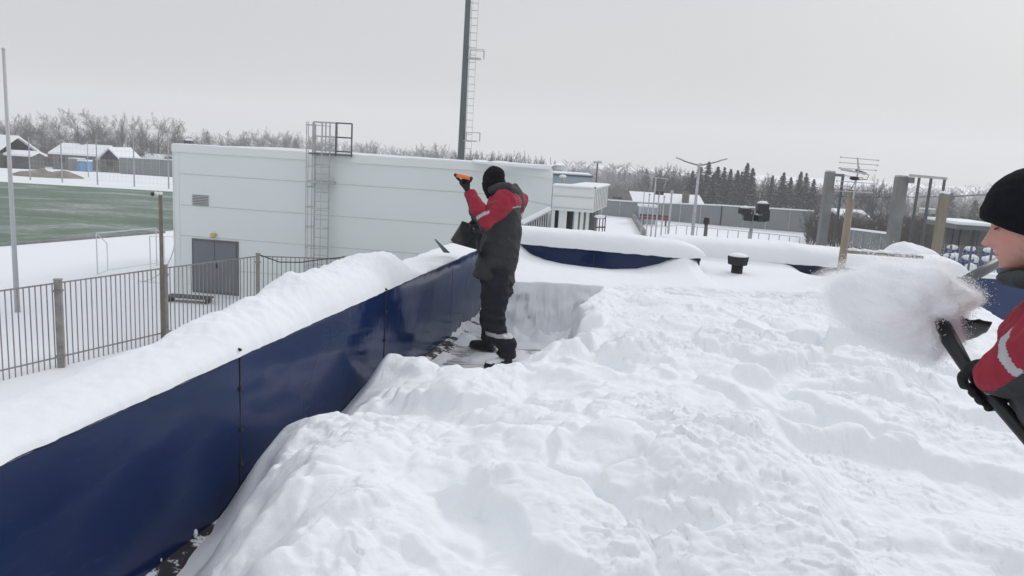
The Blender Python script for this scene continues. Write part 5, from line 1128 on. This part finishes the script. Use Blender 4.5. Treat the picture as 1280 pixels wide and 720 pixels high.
# ---------- worker standing at the parapet
f, l, u = frame((-.88, .42, -.12))
O = at(618, 243, 7.16)
neck = at(630, 238, 7.16)+Vector((0, 0, -.03)); chest = at(629, 268, 7.16); pelvis = at(622, 335, 7.2)
fh = Vector((-.88, .42, 0)).normalized(); sd = Vector((fh.y, -fh.x, 0)) # his right
sL = at(632, 250, 6.98); eL = at(605, 279, 6.78); wL = at(589, 246, 6.88)
sR = at(646, 249, 7.40); eR = at(636, 283, 7.62); wR = at(600, 284, 7.78)
aN = Vector(at(628, 447, 7.02)); aN.z = .12; aF = Vector(at(613, 432, 7.55)); aF.z = .12
kN = at(616, 398, 7.02); kF = at(614, 393, 7.40); hN = at(618, 343, 7.10); hF = at(626, 343, 7.32)
heelN = atz(640, 458, 0); toeN = atz(601, 462, 0); heelF = atz(618, 440, 0); toeF = atz(596, 436, 0)
aN.x, aN.y = (heelN.lerp(toeN, .22)).xy; aF.x, aF.y = (heelF.lerp(toeF, .3)).xy
dF = (toeF-heelF).normalized()*.29; toeF = heelF+dF; dN = (toeN-heelN).normalized()*.30; toeN = heelN+dN
w1 = body('person', '', O, f, l, u, neck, chest, pelvis, [(sL, eL, wL), (sR, eR, wR)], [(hN, kN, aN, toeN+Vector((0, 0, .04))+(heelN-toeN)*.15), (hF, kF, aF, toeF+Vector((0, 0, .04))+(heelF-toeF)*.15)], sd)
tag(w1, 'standing worker seen from behind in red and charcoal jacket beside the left parapet', 'person')
beanie('knit_hat', O, f, l, u, w1, .03, (.10, .035))
mb = MB()
loft(mb, [(O+u*.0-f*.0, .078, .088), (O+u*.05+f*.0, .098, .108), (O+u*.11-f*.0, .107, .112), (O+u*.15-f*.0, .088, .100)], 20, side=l); fuse(mb, 'balaclava', .008, M['hat'], w1, wr=[(.003, 26, (1, 1, 2))], post=None)
# jacket
mb = MB()
C_ = [(at(631, 240, 7.17), .11, .10), (at(631, 250, 7.17), .19, .138), (at(629, 270, 7.17), .208, .155), (at(627, 300, 7.17), .198, .170), (at(622, 325, 7.18), .200, .182), (at(617, 348, 7.18), .212, .196)]
loft(mb, C_, 32, side=sd, caps=False)
for a, b_, c_ in ((sL, eL, wL), (sR, eR, wR)): loft(mb, [(a+(chest-a)*.25, .105), (a, .105), (a.lerp(b_, .5), .092), (b_, .085), (b_.lerp(c_, .5), .074), (c_, .058), (c_+(c_-b_).normalized()*.015, .055)], 20)
hem = C_[-1][0]
def j1(C2, N2):
    out_ = np.zeros(len(C2), dtype=int)            # 0 charcoal 1 red 2 reflective 3 piping
    tu, ru = project(C2, sL, eL); tf, rf = project(C2, eL, wL); tu2, ru2 = project(C2, sR, eR)
    armL = ((ru < .125) & (tu > .12)) | (rf < .105); armR = (ru2 < .13) & (tu2 > .05)
    zl = chest.z+.055+.03*np.sin((C2[:, 0]-chest.x)*14)
    yoke = C2[:, 2] > zl
    out_[yoke] = 1
    upn = np.array((.45, -.25, .85)); upn /= np.linalg.norm(upn); facing = np.where(rf < ru, radial(C2, eL, wL)@upn, radial(C2, sL, eL)@upn)
    out_[armL] = 0; out_[armL & (facing > -.30)] = 1
    out_[(np.abs(C2[:, 2]-zl) < .006) & ~armL] = 3
    out_[armR & (tu2 < .6)] = 1
    out_[armL & (rf < .105) & (tf > .15) & (tf < .25) & (facing > -.30)] = 2
    out_[armR & (tu2 > .28) & (tu2 < .45)] = 2
    return out_
fuse(mb, 'jacket', .008, [M['jacket'], M['red'], M['reflect'], M['piping']], w1, j1, 4, [(.010, 5, (1, 1, 2.2)), (.005, 13, (1.3, 1.3, 1)), (-.003, 40, (1, 1, 1))], 4)
mb = MB()                                              # pocket flap and hood
loft(mb, [(at(640, 236, 7.25), .12, .045), (at(645, 246, 7.27), .135, .05), (at(650, 258, 7.27), .085, .04)], 20, side=sd)
loft(mb, [(at(614, 238, 7.08), .03), (at(622, 234, 7.0), .035), (at(634, 234, 7.05), .045), (at(643, 240, 7.2), .05), (at(640, 238, 7.4), .045), (at(622, 236, 7.4), .035)], 14)
fuse(mb, 'hood', .008, M['jacket'], w1, None, 5, [(.010, 9, (1, 1, 1))], 9)
mb = MB(); q = at(597, 312, 6.99); mb.bar(at(596, 302, 7.0), at(600, 322, 7.0), .012, .16, up=(0, 1, 0)); mb.build('pocket_flap', M['jacket'], w1, bevel=.004)
# trousers
mb = MB()
loft(mb, [(at(622, 330, 7.2), .16, .15), (at(622, 345, 7.2), .168, .16), (at(621, 362, 7.2), .15, .16)], 24, side=sd)
loft(mb, [(hN+Vector((.02, 0, .05)), .12), (at(619, 368, 7.06), .125), (at(617, 395, 7.02), .106), (at(621, 420, 7.02), .094), (aN+Vector((0, 0, .10)), .092), (aN+Vector((0, 0, -.01)), .088)], 22, caps=False)
loft(mb, [(hF+Vector((0, 0, .05)), .12), (at(622, 368, 7.35), .118), (kF, .105), (at(613, 415, 7.5), .095), (aF+Vector((0, 0, .04)), .088)], 22, caps=False)
def t1(C2, N2):
    zb2 = at(620, 417, 7.02).z-.06*(C2[:, 0]-at(620, 417, 7.02).x); o_ = ((np.abs(C2[:, 2]-zb2+.12*(C2[:, 0]*0)) < .020)).astype(int); o_[C2[:, 1] > 7.25] = 0; return o_
fuse(mb, 'trousers', .008, [M['trouser'], M['reflect']], w1, t1, 4, [(.010, 6, (1, 1, 2)), (.006, 14, (1, 1, 1.6)), (-.003, 40, (1, 1, 1))], 12)
boot('boot', aN, heelN, toeN, w1, .012, True); boot('boot', aF, heelF, toeF, w1, .012, False)
# his shovel and gloves
topp = at(581, 229, 6.93); neckp = at(594, 290, 7.95); gax = (at(590, 219, 6.93)-at(571, 215, 6.93))
sh = shovel('snow_shovel', 'black snow shovel with orange grip lifted over the parapet by the standing worker', neckp+Vector((0, 0, .02)), topp, Vector((-.30, .62, -.62)), Vector((.0, .7, .65)), gax, .36, .30, back=.07, side_=.05)
d = (topp-neckp).normalized()
mb = MB(); fist(mb, topp-d*.015, d, wL-topp, .017, 1.12); fuse(mb, 'glove', .0045, M['glove'], w1, None, 2, [(-.003, 50, (1, 1, 1))])
gR = neckp.lerp(topp, .16); mb = MB(); fist(mb, gR, d, wR-gR, .017, 1.12); fuse(mb, 'glove', .0045, M['glove'], w1, None, 2, [(-.003, 50, (1, 1, 1))])
# ---------- worker throwing snow, cut by the right edge
f, l, u = frame((-.81, .50, -.29))
O = atk(1301, 333, 1.84); fh = Vector((f.x, f.y, 0)).normalized(); sd = Vector((fh.y, -fh.x, 0)); Zv = Vector((0, 0, 1))
FZ = .30
neck = O-fh*.095-Zv*.085; chest = O-fh*.13-Zv*.27; pelvis = O-fh*.46-Zv*.66
gL = atk(1234, 488, 1.90); sL = neck-fh*.02-sd*.15-Zv*.09; eL = atk(1348, 400, 1.60); wL = atk(1256, 466, 1.83)
tipS = atk(1180, 426, 2.02); botS = atk(1292, 556, 1.80); dS = (botS-tipS).normalized(); neckS = tipS-dS*.03; topS = tipS+dS*1.0
gR = tipS+dS*.80; sR = neck-fh*.06+sd*.18-Zv*.09; wR = gR-fh*.09-Zv*.0+sd*.03; eR = sR.lerp(wR, .5)-Zv*.10+sd*.08-fh*.12
hL_ = pelvis-sd*.10-Zv*.04; hR_ = pelvis+sd*.10-Zv*.04
aL = Vector((pelvis.x, pelvis.y, FZ+.12))-sd*.18+fh*.22; aR = Vector((pelvis.x, pelvis.y, FZ+.12))+sd*.14-fh*.16
kL = hL_.lerp(aL, .5)+fh*.09; kR = hR_.lerp(aR, .5)+fh*.08
w2 = body('person', '', O, f, l, u, neck, chest, pelvis, [(sL, eL, wL), (sR, eR, wR)], [(hL_, kL, aL, aL+fh*.17-Zv*.07), (hR_, kR, aR, aR+fh*.17-Zv*.07)], sd)
tag(w2, 'worker in profile at the right frame edge, black hat and red jacket, throwing snow', 'person')
beanie('knit_hat', O, f, l, u, w2, .004, (.126, .030), slouch=.006, side_z=.066)
mb = MB()                                              # brows, lashes
for s_ in (-1, 1): mb.tube([O+u*.1325+f*.083+l*s_*.012, O+u*.136+f*.080+l*s_*.028, O+u*.132+f*.066+l*s_*.045], .0035, 6)
mb.build('eyebrows', mat('brow_hair', (.07, .045, .03), .9, .2), w2)
mb = MB()
for s_ in (-1, 1): mb.tube([O+u*.1095+f*.077+l*s_*.020, O+u*.1075+f*.0775+l*s_*.031, O+u*.1105+f*.070+l*s_*.042], .0016, 6)
mb.build('eyelashes', M['hat'], w2)
mb = MB()
for yy, r_ in ((-.012, .0035), (0, .005), (.012, .0035)): mb.tube([O+u*.0445+f*.0815+l*(yy-.006), O+u*.0445+f*.083+l*yy, O+u*.0445+f*.0815+l*(yy+.006)], .0020, 6)
mb.build('mouth_line', mat('lip', (.30, .10, .09), .5, .1), w2)
mb = MB()
loft(mb, [(neck+Zv*.085+fh*.03, .082, .086), (neck+Zv*.04+fh*.015, .088, .088), (neck+Zv*.015-fh*.0, .12, .10), (neck-Zv*.06+fh*.01, .20, .15), (chest, .235, .165), (chest.lerp(pelvis, .55), .215, .165), (pelvis, .22, .175), (pelvis-Zv*.14, .235, .19)], 32, side=sd, caps=False)
for a, b_, c_ in ((sL, eL, wL), (sR, eR, wR)): loft(mb, [(a+(chest-a)*.25, .10), (a, .10), (a.lerp(b_, .5), .086), (b_, .074), (b_.lerp(c_, .5), .064), (c_, .054), (c_+(c_-b_).normalized()*.02, .052)], 22)
def j2(C2, N2):
    out_ = np.zeros(len(C2), dtype=int); tu, ru = project(C2, sL, eL); tf, rf = project(C2, eL, wL); tr, rr_ = project(C2, sR, eR); arm = (ru < .12) & (tu > .1) | (rf < .095); yoke = C2[:, 2] > chest.z-.02; out_[yoke] = 1
    upn = np.array(fh*.55+Zv*.55-sd*.15); upn /= np.linalg.norm(upn); fc = np.where(rf < ru, radial(C2, eL, wL)@upn, radial(C2, sL, eL)@upn)
    out_[arm] = 0; out_[arm & (fc > -.12)] = 1; out_[(rf < .095) & (tf > .55) & (tf < .67) & (fc > -.12)] = 2
    out_[(rr_ < .12) & (tr > .1)] = 1
    return out_
fuse(mb, 'jacket', .006, [M['jacket'], M['red'], M['reflect']], w2, j2, 5, [(.008, 8, (1, 1, 1.6)), (.004, 22, (1.3, 1.3, 1)), (-.002, 60, (1, 1, 1))], 22)
mb = MB(); pts = []
for i in range(17): t_ = 2*math.pi*i/16; pts.append((O-f*.036-u*(.022 if math.cos(t_) > 0 else .022-.03*math.cos(t_)*-1)+f*math.cos(t_)*.084+l*math.sin(t_)*.084, .020, .050))
loft(mb, pts, 12, side=Zv, caps=False); fuse(mb, 'collar', .006, mat('collar_grey', (.035, .045, .045), .85, .2, 20, bmp=.3), w2, None, 3, [(.005, 18, (1, 1, 1))])
mb = MB()
loft(mb, [(pelvis+Zv*.04, .17, .14), (pelvis-Zv*.08, .185, .15)], 24, side=sd)
for h_, k_, a in ((hL_, kL, aL), (hR_, kR, aR)): loft(mb, [(h_, .115), (h_.lerp(k_, .5), .110), (k_, .098), (k_.lerp(a, .5), .092), (a+Zv*.02, .09)], 22, caps=False)
fuse(mb, 'trousers', .009, M['trouser'], w2, None, 4, [(.010, 6, (1, 1, 2)), (.005, 14, (1, 1, 1.6))], 30)
for a in (aL, aR): h_ = a-fh*.07; boot('boot', a, (h_.x, h_.y, FZ), (h_+fh*.30), w2, FZ)
mb = MB(); fist(mb, gL, -dS, wL-gL, .018, 1.0); fuse(mb, 'glove', .0035, M['glove'], w2, None, 2, [(-.002, 60, (1, 1, 1))])
mb = MB(); fist(mb, gR, -dS, wR-gR, .018, 1.15); fuse(mb, 'glove', .0045, M['glove'], w2, None, 2, [(-.002, 60, (1, 1, 1))])
nS = Vector((.05, -.05, 1)); aS = atk(1138, 440, 2.31)-atk(1178, 436, 2.05)
shovel('snow_shovel', 'black snow shovel with a raised load of snow held by the right worker', neckS, topS, aS, nS, None, .30, .27, .017, back=.05, side_=.03)
# snow flying off the blade: a torn soft clump with crumbs
c0 = atk(1144, 380, 2.10); ex = (atk(1230, 400, 2.1)-atk(1070, 380, 2.25)).normalized(); ez = cu; ey = ex.cross(ez)
nz_, nt_ = 150, 240; ph = np.linspace(.001, np.pi-.001, nz_); th = np.linspace(0, 2*np.pi, nt_, endpoint=False); PH, TH = np.meshgrid(ph, th, indexing='ij')
D = np.stack([np.sin(PH)*np.cos(TH), np.sin(PH)*np.sin(TH), np.cos(PH)], -1); q = D.reshape(-1, 3)
rad = 1+.34*n3(q*1.3, 51)+.17*n3(q*3.0, 52)+.04*n3(q*9, 53)+.02*n3(q*26, 54)+.16*np.clip(-q[:, 0], 0, 1)**3
Pq = q*rad[:, None]*np.array([.160, .145, .120])
W = np.array(c0)+Pq[:, :1]*np.array(ex)+Pq[:, 1:2]*np.array(ey)+Pq[:, 2:]*np.array(ez)
F_ = []
idx = np.arange(nz_*nt_).reshape(nz_, nt_); a = idx[:-1]; F_ = np.stack([a, np.roll(a, -1, 1), np.roll(idx[1:], -1, 1), idx[1:]], -1).reshape(-1, 4)
ld = np_mesh('snow_load', W, F_, M['snow_soft']); tag(ld, 'soft clump of snow flying off the right worker\'s shovel', 'snow')
rn = np.random.RandomState(5); NG = 16000
dq = rn.normal(size=(NG, 3)); dq /= np.linalg.norm(dq, axis=1, keepdims=True)
surf = 1+.34*n3(dq*1.3, 51)+.17*n3(dq*3.0, 52)+.16*np.clip(-dq[:, 0], 0, 1)**3
rr = surf*(.97+np.abs(rn.normal(size=NG))*.11*(1+.6*n3(dq*2.5, 61)+.5*np.clip(dq[:, 2], 0, 1)+.6*np.clip(-dq[:, 0], 0, 1)))
loc = dq*rr[:, None]*np.array([.162, .148, .126]); Cn = np.array(c0)+loc[:, :1]*np.array(ex)+loc[:, 1:2]*np.array(ey)+loc[:, 2:]*np.array(ez)
tet = np.array([(1, 1, 1), (-1, -1, 1), (-1, 1, -1), (1, -1, -1)], dtype=float); sz = rn.uniform(.0004, .0012, NG)
q4 = rn.normal(size=(NG, 4)); q4 /= np.linalg.norm(q4, axis=1, keepdims=True); a_, b_, c_, d_ = q4.T
RM = np.stack([np.stack([1-2*(c_*c_+d_*d_), 2*(b_*c_-a_*d_), 2*(b_*d_+a_*c_)], -1), np.stack([2*(b_*c_+a_*d_), 1-2*(b_*b_+d_*d_), 2*(c_*d_-a_*b_)], -1), np.stack([2*(b_*d_-a_*c_), 2*(c_*d_+a_*b_), 1-2*(b_*b_+c_*c_)], -1)], 1)
V_ = Cn[:, None]+np.einsum('nij,kj->nki', RM, tet)*sz[:, None, None]; k_ = (np.arange(NG)*4)[:, None, None]; F_ = (k_+np.array([[0, 1, 2], [0, 3, 1], [0, 2, 3], [1, 3, 2]])[None]).reshape(-1, 3)
gm, gnt, gb = nm('snow_grain'); gb.inputs['Base Color'].default_value = (.95, .955, .965, 1); gb.inputs['Roughness'].default_value = .9; gb.inputs['Specular IOR Level'].default_value = .1
tag(np_mesh('snow_spray', V_.reshape(-1, 3), F_, gm, smooth=False), 'fine spray of snow crumbs around the flying clump', None, kind='stuff')

for k_, (sc_, dn) in enumerate(((1.05, 14.0), (1.12, 8.0), (1.22, 3.0))):
    bl = rad*(1+.10*n3(q*2.0, 70+k_))*sc_+.05*np.clip(-q[:, 0], 0, 1)*k_; Pq = q*bl[:, None]*np.array([.160, .145, .120])
    Ws = np.array(c0)+Pq[:, :1]*np.array(ex)+Pq[:, 1:2]*np.array(ey)+Pq[:, 2:]*np.array(ez); Ws = Ws.reshape(nz_, nt_, 3)[::5, ::5]; n1_, n2_ = Ws.shape[:2]; ii = np.arange(n1_*n2_).reshape(n1_, n2_)
    Fs = np.stack([ii[:-1], np.roll(ii[:-1], -1, 1), np.roll(ii[1:], -1, 1), ii[1:]], -1).reshape(-1, 4)
    pm_ = bpy.data.materials.new('snow_powder'); pm_.use_nodes = True; nt = pm_.node_tree; nt.nodes.clear(); o_ = nt.nodes.new('ShaderNodeOutputMaterial'); pv = nt.nodes.new('ShaderNodeVolumeScatter'); pv.inputs['Color'].default_value = (.99, .99, .995, 1); pv.inputs['Density'].default_value = dn; nt.links.new(pv.outputs[0], o_.inputs['Volume'])
    bmq = np_mesh('snow_powder', Ws.reshape(-1, 3), Fs, pm_); bm = __import__('bmesh').new(); bm.from_mesh(bmq.data); __import__('bmesh').ops.holes_fill(bm, edges=bm.edges[:]); bm.to_mesh(bmq.data); bm.free()
    tag(bmq, ('dense', 'thinner', 'faintest outer')[k_]+' veil of snow powder around the flying clump', None, kind='stuff')
# ------------------------------------------------------------------ light
SUN_EL, SUN_AZ = R(31), R(42)
w = bpy.data.worlds.new('World'); S.world = w; w.use_nodes = True; nt = w.node_tree; bg = nt.nodes['Background']
sky = nt.nodes.new('ShaderNodeTexSky'); sky.sky_type = 'NISHITA'; sky.sun_disc = False; sky.sun_elevation = SUN_EL; sky.sun_rotation = SUN_AZ; sky.air_density = 1.6; sky.dust_density = 4; sky.altitude = 50
bw_ = nt.nodes.new('ShaderNodeHueSaturation'); bw_.inputs['Saturation'].default_value = .35; nt.links.new(sky.outputs[0], bw_.inputs['Color'])
tc = nt.nodes.new('ShaderNodeTexCoord'); sp = nt.nodes.new('ShaderNodeSeparateXYZ'); nt.links.new(tc.outputs['Generated'], sp.inputs[0])
rp_ = nt.nodes.new('ShaderNodeValToRGB'); e = rp_.color_ramp.elements
while len(e) < 5: e.new(.5)
for i, (p_, c_) in enumerate([(0, (5.6, 5.6, 5.58)), (.06, (5.7, 5.73, 5.73)), (.2, (5.85, 5.98, 6.15)), (.42, (6.8, 7.08, 7.7)), (1, (8.9, 9.2, 9.7))]):
    e[i].position = p_; e[i].color = (*[q/12 for q in c_], 1)
nt.links.new(sp.outputs[2], rp_.inputs[0])
nz = nt.nodes.new('ShaderNodeTexNoise'); nz.inputs['Scale'].default_value = 1.6; nz.inputs['Detail'].default_value = 4; mp = nt.nodes.new('ShaderNodeMapping'); mp.inputs['Scale'].default_value = (1, 1, 3); nt.links.new(tc.outputs['Generated'], mp.inputs[0]); nt.links.new(mp.outputs[0], nz.inputs[0])
mr = nt.nodes.new('ShaderNodeMapRange'); mr.inputs['From Min'].default_value = .3; mr.inputs['From Max'].default_value = .7; mr.inputs['To Min'].default_value = 12*.97; mr.inputs['To Max'].default_value = 12*1.03; nt.links.new(nz.outputs[0], mr.inputs[0])
ml_ = nt.nodes.new('ShaderNodeVectorMath'); ml_.operation = 'SCALE'; nt.links.new(rp_.outputs[0], ml_.inputs[0]); nt.links.new(mr.outputs[0], ml_.inputs['Scale'])
mx = nt.nodes.new('ShaderNodeMix'); mx.data_type = 'RGBA'; mx.inputs['Factor'].default_value = .93; nt.links.new(bw_.outputs[0], mx.inputs['A']); nt.links.new(ml_.outputs[0], mx.inputs['B'])
nt.links.new(mx.outputs['Result'], bg.inputs[0]); bg.inputs[1].default_value = .1
sl = bpy.data.lights.new('sun', 'SUN'); sl.energy = .85; sl.angle = R(14); sl.color = (1, .975, .94); so = bpy.data.objects.new('sun', sl); COL.objects.link(so)
sv = Vector((math.sin(SUN_AZ)*math.cos(SUN_EL), math.cos(SUN_AZ)*math.cos(SUN_EL), math.sin(SUN_EL))); so.rotation_euler = sv.to_track_quat('Z', 'Y').to_euler(); so.location = sv*50
# ------------------------------------------------------------------ air
if True:
    me = MB().box((0, 250, 15), (1900, 1300, 54)); hz = me.build('haze', bpy.data.materials.new('haze')); m_ = hz.data.materials[0]; m_.use_nodes = True; nt = m_.node_tree; nt.nodes.clear()
    o_ = nt.nodes.new('ShaderNodeOutputMaterial'); pv = nt.nodes.new('ShaderNodeVolumePrincipled'); pv.inputs['Color'].default_value = (.97, .975, .98, 1); pv.inputs['Density'].default_value = .0011; pv.inputs['Anisotropy'].default_value = .2; nt.links.new(pv.outputs[0], o_.inputs['Volume'])
    tag(hz, 'thin winter haze filling the air over the whole place', None, kind='stuff')
S.render.engine = 'CYCLES'; S.cycles.use_denoising = True; S.cycles.max_bounces = 8; S.cycles.diffuse_bounces = 6; S.cycles.volume_bounces = 5; S.cycles.use_adaptive_sampling = True
S.cycles.sample_clamp_indirect = 6
vs = S.view_settings; vs.view_transform = 'Standard'; vs.look = 'None'; vs.exposure = 0.06; vs.gamma = 1; vs.use_curve_mapping = False
for o in list(bpy.data.objects):
    if '_o' in o: del o['_o']
